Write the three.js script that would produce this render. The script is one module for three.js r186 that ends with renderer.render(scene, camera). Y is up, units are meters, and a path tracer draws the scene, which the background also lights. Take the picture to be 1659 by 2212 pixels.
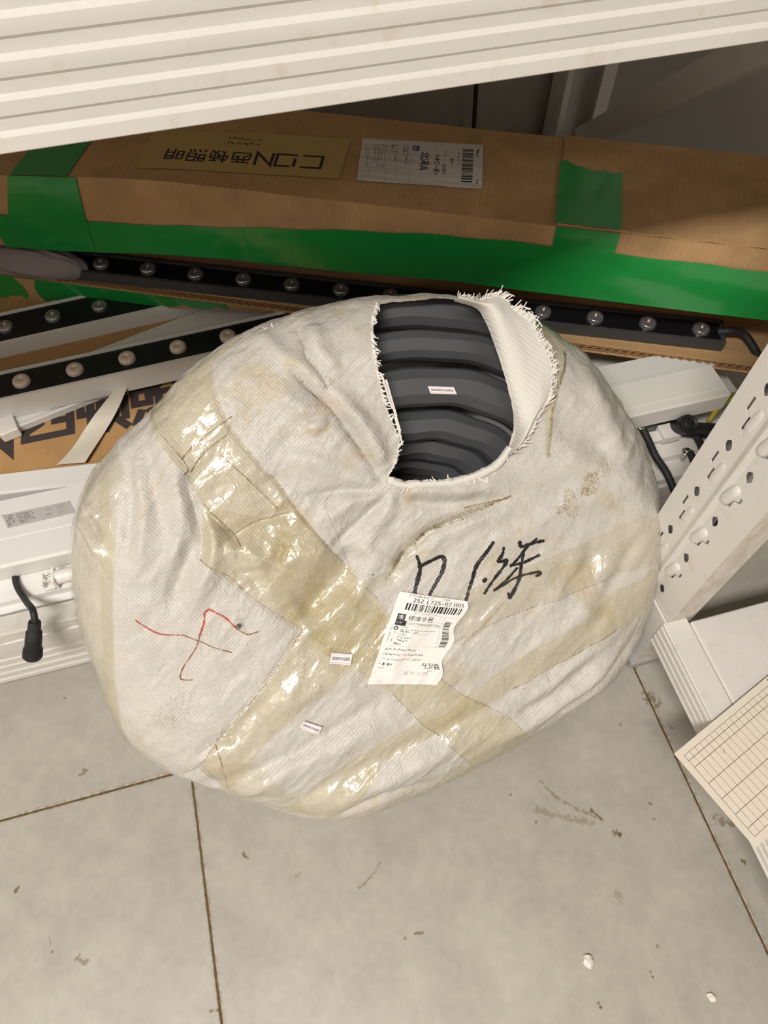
import * as THREE from 'three';
import { RoundedBoxGeometry } from 'three/addons/geometries/RoundedBoxGeometry.js';
import { mergeGeometries, toCreasedNormals } from 'three/addons/utils/BufferGeometryUtils.js';
import { RectAreaLightUniformsLib } from 'three/addons/lights/RectAreaLightUniformsLib.js';

// ---------------------------------------------------------------- camera, light, exposure
const scene = new THREE.Scene();
scene.background = new THREE.Color(0x000000);
const W = 1659, H = 2212, FOCAL = 1520, PITCH = 58.7 * Math.PI / 180, YAW = 15.1 * Math.PI / 180, EYE = 0.93;
const camera = new THREE.PerspectiveCamera(2 * Math.atan(H / 2 / FOCAL) * 180 / Math.PI, W / H, 0.02, 20);
camera.position.set(0, EYE, 0);
camera.rotation.set(-PITCH, -YAW, 0, 'YXZ');
camera.updateMatrixWorld(true);
const renderer = new THREE.WebGLRenderer({ antialias: true });
renderer.toneMapping = THREE.LinearToneMapping;
renderer.toneMappingExposure = 1.04;
renderer.shadowMap.enabled = true;
renderer.shadowMap.type = THREE.PCFSoftShadowMap;
RectAreaLightUniformsLib.init();
const WARM = new THREE.Color(1.0, 0.948, 0.895);
// ceiling panels: [x, z, width, depth, intensity]
const PANELS = [[-1.0, 0.82, 1.2, 0.3, 74], [1.3, 1.9, 1.2, 0.3, 7], [-1.6, 2.1, 1.2, 0.3, 9]];
const CEIL = 2.7;

// ---------------------------------------------------------------- helpers
const V3 = (x, y, z) => new THREE.Vector3(x, y, z);
let seed = 7;
const rnd = () => { seed = (seed * 1664525 + 1013904223) >>> 0; return seed / 4294967296; };
const rr = (a, b) => a + (b - a) * rnd();
const clamp = (x, a, b) => Math.min(b, Math.max(a, x));
const smooth = (a, b, x) => { const t = clamp((x - a) / (b - a), 0, 1); return t * t * (3 - 2 * t); };
const names = new Map();
function numbered(n) { const k = names.get(n) ?? 0; names.set(n, k + 1); return k ? n + '_' + String(k).padStart(3, '0') : n; }
function tag(o, label, category, group) { o.userData.label = label; o.userData.category = category; if (group) o.userData.group = group; return o; }
function thing(name, label, category, p = [0, 0, 0], group) {
  const g = new THREE.Group(); g.name = numbered(name); g.position.set(...p); scene.add(g); return tag(g, label, category, group);
}
function struct(name, parent = scene) { const g = new THREE.Group(); g.name = name; g.userData.kind = 'structure'; parent.add(g); return g; }
function part(name, geo, mat, parent, label) {
  const m = new THREE.Mesh(geo, mat); m.name = numbered(name); m.castShadow = m.receiveShadow = true; parent.add(m);
  if (label) m.userData.label = label;
  return m;
}
// move a world-space geometry into the space of its thing
const local = (geo, parent) => { const p = parent.position; return geo.translate(-p.x, -p.y, -p.z); };
// surveying: the point where the sight line through a photograph pixel meets a plane at a known place
function rayOf(u, v) { return V3((u - W / 2) / FOCAL, -(v - H / 2) / FOCAL, -1).applyQuaternion(camera.quaternion); }
function at(u, v, axis, value) { const d = rayOf(u, v), o = camera.position; return o.clone().addScaledVector(d, (value - o[axis]) / d[axis]); }

function hash2(x, y) { let h = (Math.imul(x, 374761393) + Math.imul(y, 668265263)) | 0; h = Math.imul(h ^ (h >>> 13), 1274126177); return ((h ^ (h >>> 16)) >>> 0) / 4294967296; }
function vnoise(x, y) {
  const i = Math.floor(x), j = Math.floor(y), a = x - i, b = y - j, s = a * a * (3 - 2 * a), t = b * b * (3 - 2 * b);
  return (hash2(i, j) * (1 - s) + hash2(i + 1, j) * s) * (1 - t) + (hash2(i, j + 1) * (1 - s) + hash2(i + 1, j + 1) * s) * t;
}
function fbm(x, y, o = 4) { let s = 0, a = 0.5; for (let k = 0; k < o; k++, a *= 0.5, x = x * 2.03 + 17.3, y = y * 2.03 + 9.1) s += a * vnoise(x, y); return s; }
function ridged(x, y, o = 3) { let s = 0, a = 0.5; for (let k = 0; k < o; k++, a *= 0.5, x = x * 2.1 + 7.7, y = y * 2.1 + 3.1) s += a * (1 - Math.abs(2 * vnoise(x, y) - 1)); return s; }

function dataTex(w, h, fn, srgb, repeat) {
  const d = new Uint8Array(w * h * 4), c = [0, 0, 0];
  for (let y = 0; y < h; y++) for (let x = 0; x < w; x++) { fn(x, y, c); const i = (y * w + x) * 4; d[i] = clamp(c[0], 0, 255); d[i + 1] = clamp(c[1], 0, 255); d[i + 2] = clamp(c[2], 0, 255); d[i + 3] = 255; }
  const t = new THREE.DataTexture(d, w, h, THREE.RGBAFormat);
  t.magFilter = THREE.LinearFilter; t.minFilter = THREE.LinearMipmapLinearFilter; t.generateMipmaps = true;
  t.wrapS = t.wrapT = THREE.RepeatWrapping; if (srgb) t.colorSpace = THREE.SRGBColorSpace; if (repeat) t.repeat.set(repeat, repeat);
  t.needsUpdate = true; return t;
}
function canvasTex(w, h, draw) {
  const c = document.createElement('canvas'); c.width = w; c.height = h; const x = c.getContext('2d'); draw(x, w, h);
  const t = new THREE.CanvasTexture(c); t.colorSpace = THREE.SRGBColorSpace; t.anisotropy = 8; return t;
}
// Chinese characters as pen strokes on a 10 x 10 grid (pairs of digits are points)
const GLYPH = {
  '西': '0191 03939808 0308 313516 616585', '顿': '0242 03054543 202848 5191 7163 57535393 9397 747659 7799', '照': '0030350500 0232 4090928 60434 5393965653 1709 3749 6779 8799',
  '明': '0131370701 0434 59519199 5393 5696', '北': '3039 0333 0836 60689896 6492', '海': '0112 0415 0926 4032 4191 433797 438389 2595 6466', '大': '0393 404509 5499',
  '汇': '0112 0415 0926 91313898', '一': '0595', '部': '3031 0252 1324 4334 0555 1646491916 6961917496', '银': '2003 1333 0535 232837 5951919454 5292 5978 6499 9576',
  '滩': '0112 0415 0926 225238 3358 7063 6269 8081 6292 6494 6696 6898 8288', '华': '3003 2225 50548483 8153 0696 5559', '邑': '1080831310 14848616 4446 14199997',
  '末': '0292 1484 5059 5408 5498', '盘': '4031 21717525 2115 0393 16868989 1619 3639 6669 0999', '普': '2132 7162 0393 3135 6165 0595 2797 2799',
};
function glyph(x, ch, px, py, w, h, lw) {
  const g = GLYPH[ch]; if (!g) return;
  x.lineWidth = lw;
  for (const s of g.split(' ')) { x.beginPath(); for (let i = 0; i + 1 < s.length; i += 2) x.lineTo(px + (+s[i] + 0.5) / 10 * w, py + (+s[i + 1] + 0.5) / 10 * h); x.stroke(); }
}
function glyphs(x, text, px, py, w, h, lw, gap = 1.12) { [...text].forEach((c, i) => glyph(x, c, px + i * w * gap, py, w, h, lw)); }
// rows of print too small to read
function smallPrint(x, px, py, w, h, rows, col = '#777', fill = 0.9) {
  x.fillStyle = col; const rh = h / rows;
  for (let r = 0; r < rows; r++) { const end = w * fill * (r === rows - 1 ? rr(0.3, 0.8) : rr(0.85, 1)); for (let q = 0; q < end; q += rh * 0.75) for (let k = 0; k < 4; k++) x.fillRect(px + q + rnd() * rh * 0.5, py + r * rh + rnd() * rh * 0.55, rnd() < 0.5 ? rh * 0.4 : rh * 0.1, rnd() < 0.5 ? rh * 0.1 : rh * 0.4); }
}
function barcode(x, px, py, w, h, vertical) {
  x.fillStyle = '#141414'; let q = 0; const L = vertical ? h : w, unit = L / 95;
  while (q < L) { const b = unit * (1 + Math.floor(rnd() * 3)); if (q + b > L) break; vertical ? x.fillRect(px, py + q, w, b) : x.fillRect(px + q, py, b, h); q += b + unit * (1 + Math.floor(rnd() * 2.6)); }
}

// prism: a closed outline [[a, b], ...] swept from p0 to p1; a runs along `side`, b along `up`
function prism(outline, p0, p1, up = V3(0, 1, 0), crease = 0.5) {
  const dir = p1.clone().sub(p0), len = dir.length(); dir.normalize();
  const side = new THREE.Vector3().crossVectors(dir, up).normalize(), u2 = new THREE.Vector3().crossVectors(side, dir).normalize();
  const pts = outline.map(([a, b]) => new THREE.Vector2(a, b)); if (THREE.ShapeUtils.area(pts) < 0) pts.reverse();
  const pos = [], uv = [], P = (q, t) => p0.clone().addScaledVector(dir, t).addScaledVector(side, q.x).addScaledVector(u2, q.y);
  let per = 0;
  const put = (v, a, b) => { pos.push(v.x, v.y, v.z); uv.push(a, b); };
  for (let i = 0; i < pts.length; i++) {
    const a = pts[i], b = pts[(i + 1) % pts.length], l = a.distanceTo(b), A = P(a, 0), B = P(b, 0), C = P(b, len), D = P(a, len);
    put(A, per, 0); put(C, per + l, len); put(B, per + l, 0); put(A, per, 0); put(D, per, len); put(C, per + l, len); per += l;
  }
  for (const f of THREE.ShapeUtils.triangulateShape(pts, [])) {
    const q = f.map((k) => pts[k]);
    for (const k of [0, 1, 2]) put(P(q[k], 0), q[k].x, q[k].y);
    for (const k of [0, 2, 1]) put(P(q[k], len), q[k].x, q[k].y);
  }
  const g = new THREE.BufferGeometry();
  g.setAttribute('position', new THREE.Float32BufferAttribute(pos, 3)); g.setAttribute('uv', new THREE.Float32BufferAttribute(uv, 2));
  g.computeVertexNormals(); // side x up = -dir, so the rings above face outward
  const n = g.attributes.normal, p = g.attributes.position, mid = p0.clone().add(p1).multiplyScalar(0.5);
  return crease ? toCreasedNormals(g, crease) : g;
}
function rbox(w, h, d, r = 0.002, s = 2) { return new RoundedBoxGeometry(w, h, d, s, Math.min(r, w / 2.01, h / 2.01, d / 2.01)); }
function boxAt(w, h, d, x, y, z, r = 0.0015) { return rbox(w, h, d, r).translate(x, y, z); }
function tube(pts, r, seg = 40, rad = 10) { return new THREE.TubeGeometry(new THREE.CatmullRomCurve3(pts), seg, r, rad, false); }
function quad(bl, br, tr, tl, nx = 1, ny = 1, lift) {
  const g = new THREE.PlaneGeometry(1, 1, nx, ny), p = g.attributes.position, uv = g.attributes.uv;
  for (let i = 0; i < p.count; i++) {
    const s = uv.getX(i), t = uv.getY(i), a = bl.clone().lerp(br, s), b = tl.clone().lerp(tr, s), q = a.lerp(b, t);
    if (lift) q.add(lift(s, t)); p.setXYZ(i, q.x, q.y, q.z);
  }
  g.computeVertexNormals(); return g;
}
const planarUV = (g, fn) => { const p = g.attributes.position, uv = new Float32Array(p.count * 2); for (let i = 0; i < p.count; i++) { const [a, b] = fn(p.getX(i), p.getY(i), p.getZ(i)); uv[i * 2] = a; uv[i * 2 + 1] = b; } g.setAttribute('uv', new THREE.BufferAttribute(uv, 2)); return g; };

// ---------------------------------------------------------------- materials
const std = (o) => new THREE.MeshStandardMaterial(o), phys = (o) => new THREE.MeshPhysicalMaterial(o);
const sr = (r, g, b) => new THREE.Color().setRGB(r / 255, g / 255, b / 255, THREE.SRGBColorSpace);
const grainTex = dataTex(512, 512, (x, y, c) => { const n = 128 + (fbm(x / 9, y / 9, 3) - 0.45) * 90; c[0] = c[1] = c[2] = n; });
grainTex.repeat.set(6, 6);
const dirtTex = dataTex(1024, 1024, (x, y, c) => { // powder coat with faint handling grime
  const n = fbm(x / 90, y / 90, 5), s = smooth(0.6, 0.8, fbm(x / 31 + 40, y / 31, 4)), k = 1 - 0.03 * n - 0.025 * s;
  c[0] = 228 * k; c[1] = (224 - 3 * s) * k; c[2] = (218 - 8 * s) * k;
}, true, 2);
const M = {
  paint: std({ map: dirtTex, roughness: 0.42, bumpMap: grainTex, bumpScale: 0.00015 }),
  paintPlain: std({ color: sr(232, 228, 222), roughness: 0.4 }),
  alu: std({ color: sr(226, 224, 220), roughness: 0.36 }),
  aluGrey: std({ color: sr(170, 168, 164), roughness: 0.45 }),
  black: std({ color: sr(22, 23, 27), roughness: 0.5 }),
  blackBar: std({ color: sr(15, 16, 20), roughness: 0.42 }),
  greyBar: std({ color: sr(66, 66, 68), roughness: 0.5 }),
  rubber: std({ color: sr(34, 35, 37), roughness: 0.6 }),
  steel: std({ color: sr(190, 188, 182), roughness: 0.25, metalness: 1 }),
  wireYellow: std({ color: sr(170, 160, 60), roughness: 0.5 }),
  foam: std({ color: sr(150, 140, 140), roughness: 0.95, bumpMap: grainTex, bumpScale: 0.0015 }),
  film: phys({ color: sr(252, 252, 250), roughness: 0.06, transmission: 1, thickness: 0, bumpMap: grainTex, bumpScale: 0.004 }),
  strap: phys({ color: sr(226, 220, 206), roughness: 0.35 }),
  foot: std({ color: sr(28, 30, 32), roughness: 0.5 }),
};
const lensPink = phys({ color: sr(236, 216, 204), roughness: 0.3, metalness: 0.1, clearcoat: 1, clearcoatRoughness: 0.06 });
const lensClear = phys({ color: sr(170, 170, 172), roughness: 0.14, metalness: 0.75, clearcoat: 1, clearcoatRoughness: 0.05 });
const boardTex = dataTex(1024, 1024, (x, y, c) => {
  const n = fbm(x / 60, y / 60, 5), fl = 0.5 + 0.5 * Math.sin(x / 1024 * Math.PI * 2 * 72), f = vnoise(x / 1.6, y / 5), k = 0.88 + 0.2 * n + 0.02 * fl + 0.05 * f;
  c[0] = 186 * k; c[1] = 149 * k; c[2] = 105 * k;
}, true, 2);
const boardBump = dataTex(512, 512, (x, y, c) => { c[0] = c[1] = c[2] = 128 + 26 * Math.sin(x / 512 * Math.PI * 2 * 36) + (fbm(x / 7, y / 20, 3) - 0.45) * 60; });
boardBump.repeat.set(2, 2);
M.board = std({ map: boardTex, bumpMap: boardBump, bumpScale: 0.0006, roughness: 0.85 });
M.boardPlain = std({ color: sr(166, 128, 86), roughness: 0.9 });
const tapeBump = dataTex(512, 512, (x, y, c) => { c[0] = c[1] = c[2] = 128 + (fbm(x / 60, y / 200, 3) - 0.45) * 160 + (vnoise(x / 26, y / 300) - 0.5) * 60; });
tapeBump.repeat.set(3, 3);
M.greenTape = phys({ color: sr(28, 150, 66), roughness: 0.2, clearcoat: 0.5, clearcoatRoughness: 0.12, bumpMap: tapeBump, bumpScale: 0.0045 });

// ---------------------------------------------------------------- room shell
{
  const MARKS = ['1160,1750 1215,1766 1276,1778|0.0055|0.3', '1168,1690 1200,1722 1245,1748 1292,1768|0.0028|0.42', '1277,1752 1300,1772|0.004|0.8', '1331,1799 1340,1803|0.0055|0.95', '527,1846 533,1852|0.0034|0.95', '176,1674 182,1668|0.005|0.6', '1604,1861 1608,1863|0.003|1', '1545,1770 1575,1778|0.0075|0.5', '778,1918 800,1895 820,1865|0.0026|0.4', '895,2018 912,2016|0.002|0.7', '168,2072 182,2080|0.005|0.5', '1292,2170 1297,2178|0.0022|1', '453,2186 460,2184|0.0018|0.9', '468,2184 474,2178|0.002|0.9', '1402,1735 1408,1740|0.0015|0.8', '1400,1500 1412,1520|0.012|0.6', '1445,1565 1450,1575|0.004|0.4', '105,2025 112,2060|0.0012|0.5', '33,1926 38,1920|0.0025|0.8', '112,2056 113,2058|0.0016|0.8', '1405,2100 1410,2112|0.0015|0.8', '1335,1938 1340,1942|0.008|0.25', '640,1895 645,1890|0.004|0.25'].map((q) => { const [a, r, k] = q.split('|'), p = a.split(' ').map((c) => at(...c.split(',').map(Number), 'y', 0)), R = +r; return { p, r: R, k: +k, b: [Math.min(...p.map((v) => v.x)) - R, Math.max(...p.map((v) => v.x)) + R, Math.min(...p.map((v) => v.z)) - R, Math.max(...p.map((v) => v.z)) + R] }; });
  const floorTex = (() => { // worn grey stone tile laid in metres from (-0.8, -0.95)
    const N = 2048, S = 1.6 / N;
    const t = dataTex(N, N, (px, py, c) => {
      const x = px / N * 24, y = py / N * 24;
      const a = fbm(x * 0.35, y * 0.35, 4), b = fbm(x * 2.1 + 5, y * 2.1, 4), d = fbm(x * 9, y * 9 + 3, 3), sp = hash2(px, py);
      let k = 0.86 + 0.12 * a + 0.1 * (b - 0.45) + 0.07 * (d - 0.45) + 0.012 * (sp - 0.5);
      const X = -0.8 + px * S, Z = 0.65 - py * S; // Z falls with py (v up)
      let dirt = 0;
      // grime beside the joints, broken up by grain
      const jx = Math.min(Math.abs(X + 0.188), Math.abs(X - 0.412)), jz = X < -0.188 ? Math.abs(Z + 0.242) : 1;
      const near = Math.min(jx, jz), grain = fbm(px / 5, py / 5, 3);
      if (near < 0.005) dirt = Math.max(dirt, smooth(0.36, 0.62, grain) * (1 - near / 0.005) * 0.55);
      for (const m of MARKS) { if (X < m.b[0] || X > m.b[1] || Z < m.b[2] || Z > m.b[3]) continue; let d = 1; for (let i = 0; i + 1 < m.p.length; i++) { const dx = m.p[i + 1].x - m.p[i].x, dz = m.p[i + 1].z - m.p[i].z, q = clamp(((X - m.p[i].x) * dx + (Z - m.p[i].z) * dz) / (dx * dx + dz * dz), 0, 1); d = Math.min(d, Math.hypot(X - m.p[i].x - dx * q, Z - m.p[i].z - dz * q)); } d /= m.r; if (d < 1) dirt = Math.max(dirt, m.k * smooth(0.3 + 0.35 * d, 0.5 + 0.35 * d, fbm(px / 3.5, py / 3.5 + 2, 3) + 0.12)); }
      // specks
      const g2 = hash2(px >> 2, py >> 2); if (g2 > 0.9997) dirt = Math.max(dirt, 0.5);
      const R = 191 * k, G = 185 * k, B = 174 * k;
      c[0] = R * (1 - dirt) + 104 * dirt; c[1] = G * (1 - dirt) + 90 * dirt; c[2] = B * (1 - dirt) + 64 * dirt;
    }, true);
    return t;
  })();
  // marks that lie on the tiles: scuffs and dark crumbs, painted into a second copy used by the tiles in view
  const floorMat = std({ map: floorTex, roughness: 0.38, bumpMap: grainTex, bumpScale: 0.0002 });
  const groutMat = std({ map: dataTex(256, 256, (x, y, c) => { const n = fbm(x / 6, y / 6, 4); c[0] = 60 + 90 * n; c[1] = 46 + 76 * n; c[2] = 28 + 46 * n; }, true, 8), roughness: 0.95 });
  const floor = struct('floor');
  const slab = new THREE.BoxGeometry(4.6, 0.1, 3.9); planarUV(slab, (x, y, z) => [x, z]); slab.translate(0.1, -0.0512, 0.72);
  part('grout', slab, groutMat, floor);
  const gap = 0.0011;
  for (let i = -4; i < 4; i++) for (let j = -2; j < 5; j++) {
    const x0 = -0.188 + i * 0.6, z0 = -0.242 + j * 0.6;
    const cx0 = Math.max(x0 + gap, -2.2), cx1 = Math.min(x0 + 0.6 - gap, 2.4), cz0 = Math.max(z0 + gap, -1.16), cz1 = Math.min(z0 + 0.6 - gap, 2.64);
    if (cx1 - cx0 < 0.02 || cz1 - cz0 < 0.02) continue;
    const g = rbox(cx1 - cx0, 0.012, cz1 - cz0, 0.0012, 2); g.translate((cx0 + cx1) / 2, -0.006, (cz0 + cz1) / 2);
    planarUV(g, (x, y, z) => [(x + 0.8) / 1.6, (0.65 - z) / 1.6]);
    part('tile', g, floorMat, floor);
  }
  const wallTex = dataTex(512, 512, (x, y, c) => { const k = 0.95 + 0.08 * (fbm(x / 70, y / 70, 4) - 0.45); c[0] = 176 * k; c[1] = 170 * k; c[2] = 160 * k; }, true);
  const wallMat = std({ map: wallTex, roughness: 0.8 });
  const wall = (name, w, h, d, x, y, z) => { const g = new THREE.BoxGeometry(w, h, d); const m = new THREE.Mesh(g, wallMat); m.name = name; m.position.set(x, y, z); m.userData.kind = 'structure'; m.castShadow = m.receiveShadow = true; scene.add(m); };
  wall('wall_back', 4.8, CEIL + 0.1, 0.1, 0.1, CEIL / 2, -1.21);
  wall('wall_front', 4.8, CEIL + 0.1, 0.1, 0.1, CEIL / 2, 2.69);
  wall('wall_left', 0.1, CEIL + 0.1, 3.8, -2.25, CEIL / 2, 0.74);
  wall('wall_right', 0.1, CEIL + 0.1, 3.8, 2.45, CEIL / 2, 0.74);
  wall('ceiling', 4.8, 0.1, 4.0, 0.1, CEIL + 0.1, 0.74);
  const places = ['over the left of the aisle', 'over the right of the room', 'in the far left corner behind the viewer'];
  PANELS.forEach(([x, z, w, d, I], i) => {
    const t = thing('ceiling_light', 'flat white ceiling light panel ' + places[i], 'light', [x, CEIL, z]);
    part('frame', mergeGeometries([boxAt(w + 0.04, 0.03, 0.02, 0, 0.033, d / 2 + 0.01), boxAt(w + 0.04, 0.03, 0.02, 0, 0.033, -d / 2 - 0.01), boxAt(0.02, 0.03, d, w / 2 + 0.01, 0.033, 0), boxAt(0.02, 0.03, d, -w / 2 - 0.01, 0.033, 0)]), M.paintPlain, t);
    part('diffuser', boxAt(w, 0.008, d, 0, 0.04, 0), std({ color: 0xffffff, emissive: WARM, emissiveIntensity: 1.6, roughness: 0.6 }), t);
    const l = new THREE.RectAreaLight(WARM, I, w, d); l.position.set(x, CEIL + 0.03, z); l.rotation.x = -Math.PI / 2; l.name = 'panel_lamp'; scene.add(l);
  });
}

// ---------------------------------------------------------------- racks
// ribbed face of a shelf beam: outline in (a = outward, b = up), face at a = 0
function beamOutline(h, depth, pitch, ribs, first) {
  const o = [[-depth, 0], [-0.001, 0], [0, 0.001]]; let b = first;
  for (let k = 0; k < ribs; k++) { // grooves between raised bands
    o.push([0, b], [-0.0003, b + pitch * 0.06], [-0.0012, b + pitch * 0.17], [-0.0013, b + pitch * 0.5], [-0.0003, b + pitch * 0.6], [0, b + pitch * 0.68]); b += pitch;
  }
  o.push([0, h - 0.0015], [-0.0015, h], [-depth, h]);
  return o;
}
const rearRack = thing('storage_rack', 'long white storage rack at the back, its ribbed beam crossing the photo top', 'rack', [-0.32, 0, -0.75]);
{
  const R = rearRack, X0 = -1.33, X1 = 0.69, ZF = -0.394, ZB = -1.1;
  const P = (n, g, m = M.paint) => part(n, local(g, R), m, R);
  // prism runs toward +x: side = dir x up = +z
  for (const [y0, ribs, h] of [[0.055, 4, 0.105], [0.7105, 6, 0.115]]) {
    const o = beamOutline(h, 0.04, 0.0176, ribs, 0.0085);
    P('beam', prism(o, V3(X0, y0, ZF), V3(X1, y0, ZF), V3(0, 1, 0), 0.25));
    P('beam', prism(o.map(([a, b]) => [-a, b]), V3(X0, y0, ZB), V3(X1, y0, ZB), V3(0, 1, 0), 0.25));
    const top = y0 + h;
    for (let k = 0; k < 4; k++) P('shelf_panel', boxAt(0.49, 0.028, 0.62, X0 + 0.265 + k * 0.495, top - 0.014, (ZF + ZB) / 2, 0.003));
  }
  for (const x of [X0 - 0.03, X1]) for (const z of [ZF - 0.03, ZB + 0.03]) {
    const s = x > 0 ? 1 : -1;
    if (z < -0.7) { // open channel facing the aisle
      const o = [[-0.045, 0], [-0.045, 0.05], [-0.021, 0.05], [-0.021, 0.047], [-0.042, 0.047], [-0.042, 0.003], [0.042, 0.003], [0.042, 0.047], [0.034, 0.047], [0.034, 0.05], [0.045, 0.05], [0.045, 0]];
      P('upright', prism(o.map(([p, q]) => [-p, q]), V3(x - s * 0.033, 0.015, ZB - 0.05), V3(x - s * 0.033, 1.9, ZB - 0.05), V3(0, 0, 1), 0)); P('foot', boxAt(0.1, 0.018, 0.06, x - s * 0.033, 0.009, ZB - 0.027, 0.004), M.foot); continue;
    }
    const a = boxAt(0.07, 1.9, 0.003, x - s * 0.035, 0.965, z > -0.7 ? z + 0.028 : z - 0.028, 0.001), b = boxAt(0.003, 1.9, 0.056, x, 0.965, z, 0.001);
    P('upright', mergeGeometries([a, b]));
    P('foot', boxAt(0.085, 0.018, 0.07, x - s * 0.03, 0.009, z, 0.004), M.foot);
  }
  for (const x of [X0 - 0.03, X1]) {
    P('brace', prism([[-0.02, -0.0015], [0.02, -0.0015], [0.02, 0.0015], [-0.017, 0.0015], [-0.017, 0.02], [-0.02, 0.02]], V3(x - Math.sign(x) * 0.045, 0.205, ZB + 0.02), V3(x - Math.sign(x) * 0.045, 0.69, ZF - 0.15), V3(1, 0, 0), 0));
    P('brace', boxAt(0.03, 0.03, 0.66, x - Math.sign(x) * 0.02, 1.75, (ZF + ZB) / 2));
  }
}
const sideRack = thing('storage_rack', 'white metal rack at the right edge with butterfly-slotted upright and smooth deck', 'rack', [0.7, 0, 0.4]);
{
  const R = sideRack, XF = 0.402, Z0 = -0.222, Z1 = 1.05, XB = 1.0;
  const P = (n, g, m = M.paint) => part(n, local(g, R), m, R);
  // beams: prism runs toward -z... side = dir x up; for dir +z, side = -x (outward)
  for (const y0 of [0.1, 0.78]) {
    const o = beamOutline(0.05, 0.03, 0.0125, 4, 0.003);
    P('beam', prism(o.map(([a, b]) => [-a, b]).map(([a, b]) => [-a, b]), V3(XF, y0, Z0), V3(XF, y0, Z1), V3(0, 1, 0), 0.25));
    P('beam', boxAt(0.03, 0.05, Z1 - Z0, XB - 0.015, y0 + 0.025, (Z0 + Z1) / 2));
    for (let k = 0; k < 3; k++) P('shelf_panel', boxAt(XB - 0.03 - 0.4335, 0.03, 0.4215, (XB - 0.03 + 0.4335) / 2, y0 + 0.036, Z0 + 0.005 + 0.211 + k * 0.4225, 0.003));
  }
  P('beam_connector', boxAt(0.003, 0.062, 0.05, 0.4062, 0.119, -0.246, 0.001));
  // slotted upright: plate in (z, y) with holes, ridge, side flanges
  const plate = (z0, z1, row) => {
    const s = new THREE.Shape([[z0, 0.012], [z1, 0.012], [z1, 1.9], [z0, 1.9]].map(([a, b]) => new THREE.Vector2(a, b)));
    for (let k = -1; k < 6; k++) {
      const y = 0.252 + 0.0775 * k, hole = new THREE.Path();
      hole.moveTo(row, y + 0.0078); hole.quadraticCurveTo(row + 0.0095, y, row, y - 0.0078); hole.quadraticCurveTo(row - 0.0095, y, row, y + 0.0078); s.holes.push(hole);
      const yc = y + 0.043, zig = row < -0.27 ? [[-0.0055, 0.0185], [-0.0055, 0.002], [0.0015, -0.001], [0.0015, -0.0175], [0.0075, -0.02]] : [[0.008, 0.010], [0.0085, 0.0035], [0.0015, -0.002], [0.0015, -0.012], [-0.006, -0.0175]];
      const t = 0.0015, A = zig.map(([a, b]) => new THREE.Vector2(row + a - t, yc + b)), B = zig.map(([a, b]) => new THREE.Vector2(row + a + t, yc + b + 0.0006)).reverse();
      s.holes.push(new THREE.Path([...A, ...B]));
    }
    const g = new THREE.ExtrudeGeometry(s, { depth: 0.0013, bevelEnabled: false, curveSegments: 8 });
    // shape (z, y) + depth -> world: x = 0.4082 + depth
    g.applyMatrix4(new THREE.Matrix4().set(0, 0, 1, 0.4082, 0, 1, 0, 0, 1, 0, 0, 0, 0, 0, 0, 1));
    g.index || 0; return g;
  };
  const flip = (g) => { const p = g.attributes.position.array, n = p.length / 9; for (let i = 0; i < n; i++) for (let c = 0; c < 3; c++) { const a = i * 9 + 3 + c, b = i * 9 + 6 + c, t = p[a]; p[a] = p[b]; p[b] = t; } g.computeVertexNormals(); return g; };
  const up = [plate(-0.318, -0.2775, -0.2935), plate(-0.2645, -0.2222, -0.2565)].map((g) => flip(g.index ? g.toNonIndexed() : g));
  // ridge between the two rows and the two folded flanges
  const ridge = []; for (let k = 0; k <= 10; k++) ridge.push([-0.2775 + 0.013 * k / 10, 0.0026 * Math.sin(Math.PI * k / 10) ** 2]);
  const outl = [...ridge.map(([z, h]) => [z, -h]), ...ridge.slice().reverse().map(([z, h]) => [z, -h + 0.0022])];
  const toW = (o) => { const g = prism(o, V3(0, 0.012, 0), V3(0, 1.9, 0), V3(0, 0, 1), 0.6); return g; };
  up.push(prism(outl.map(([z, x]) => [0.4082 + x, z]), V3(0, 0.012, 0), V3(0, 1.9, 0), V3(0, 0, 1), 0.6));
  up.push(boxAt(0.035, 1.888, 0.0022, 0.4262, 0.956, -0.3169, 0.001), boxAt(0.0022, 1.888, 0.04, 0.443, 0.956, -0.2425, 0.001), boxAt(0.0022, 1.888, 0.04, 0.443, 0.956, -0.2975, 0.001));
  const merged = up.map((g) => { const h = g.index ? g.toNonIndexed() : g; return planarUV(h, (x, y, z) => [z + x, y]); });
  for (const g of merged) for (const k of Object.keys(g.attributes)) if (!['position', 'normal', 'uv'].includes(k)) g.deleteAttribute(k);
  P('upright', mergeGeometries(merged));
  // soiled flank of the upright: rubbed-in brown grime with a grain of its own
  const flank = dataTex(256, 1024, (x, y, c) => { const u = x / 256, v = y / 1024, g = fbm(u * 5 + 2, v * 26, 5), s = fbm(u * 22, v * 70, 3), d = smooth(0.34, 0.68, 0.62 * g + 0.42 * s + 0.1 * Math.sin(Math.PI * u) - 0.02); c[0] = 224 - 18 * d; c[1] = 219 - 23 * d; c[2] = 212 - 32 * d; }, true);
  P('flange', planarUV(boxAt(0.035, 1.888, 0.0022, 0.4262, 0.956, -0.2233, 0.001), (x, y) => [(x - 0.408) / 0.037, y / 0.5]), std({ map: flank, roughness: 0.5 }));
  const toughFoot = boxAt(0.05, 0.02, 0.105, 0.427, 0.01, -0.269, 0.004); P('foot', toughFoot, M.aluGrey);
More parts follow.
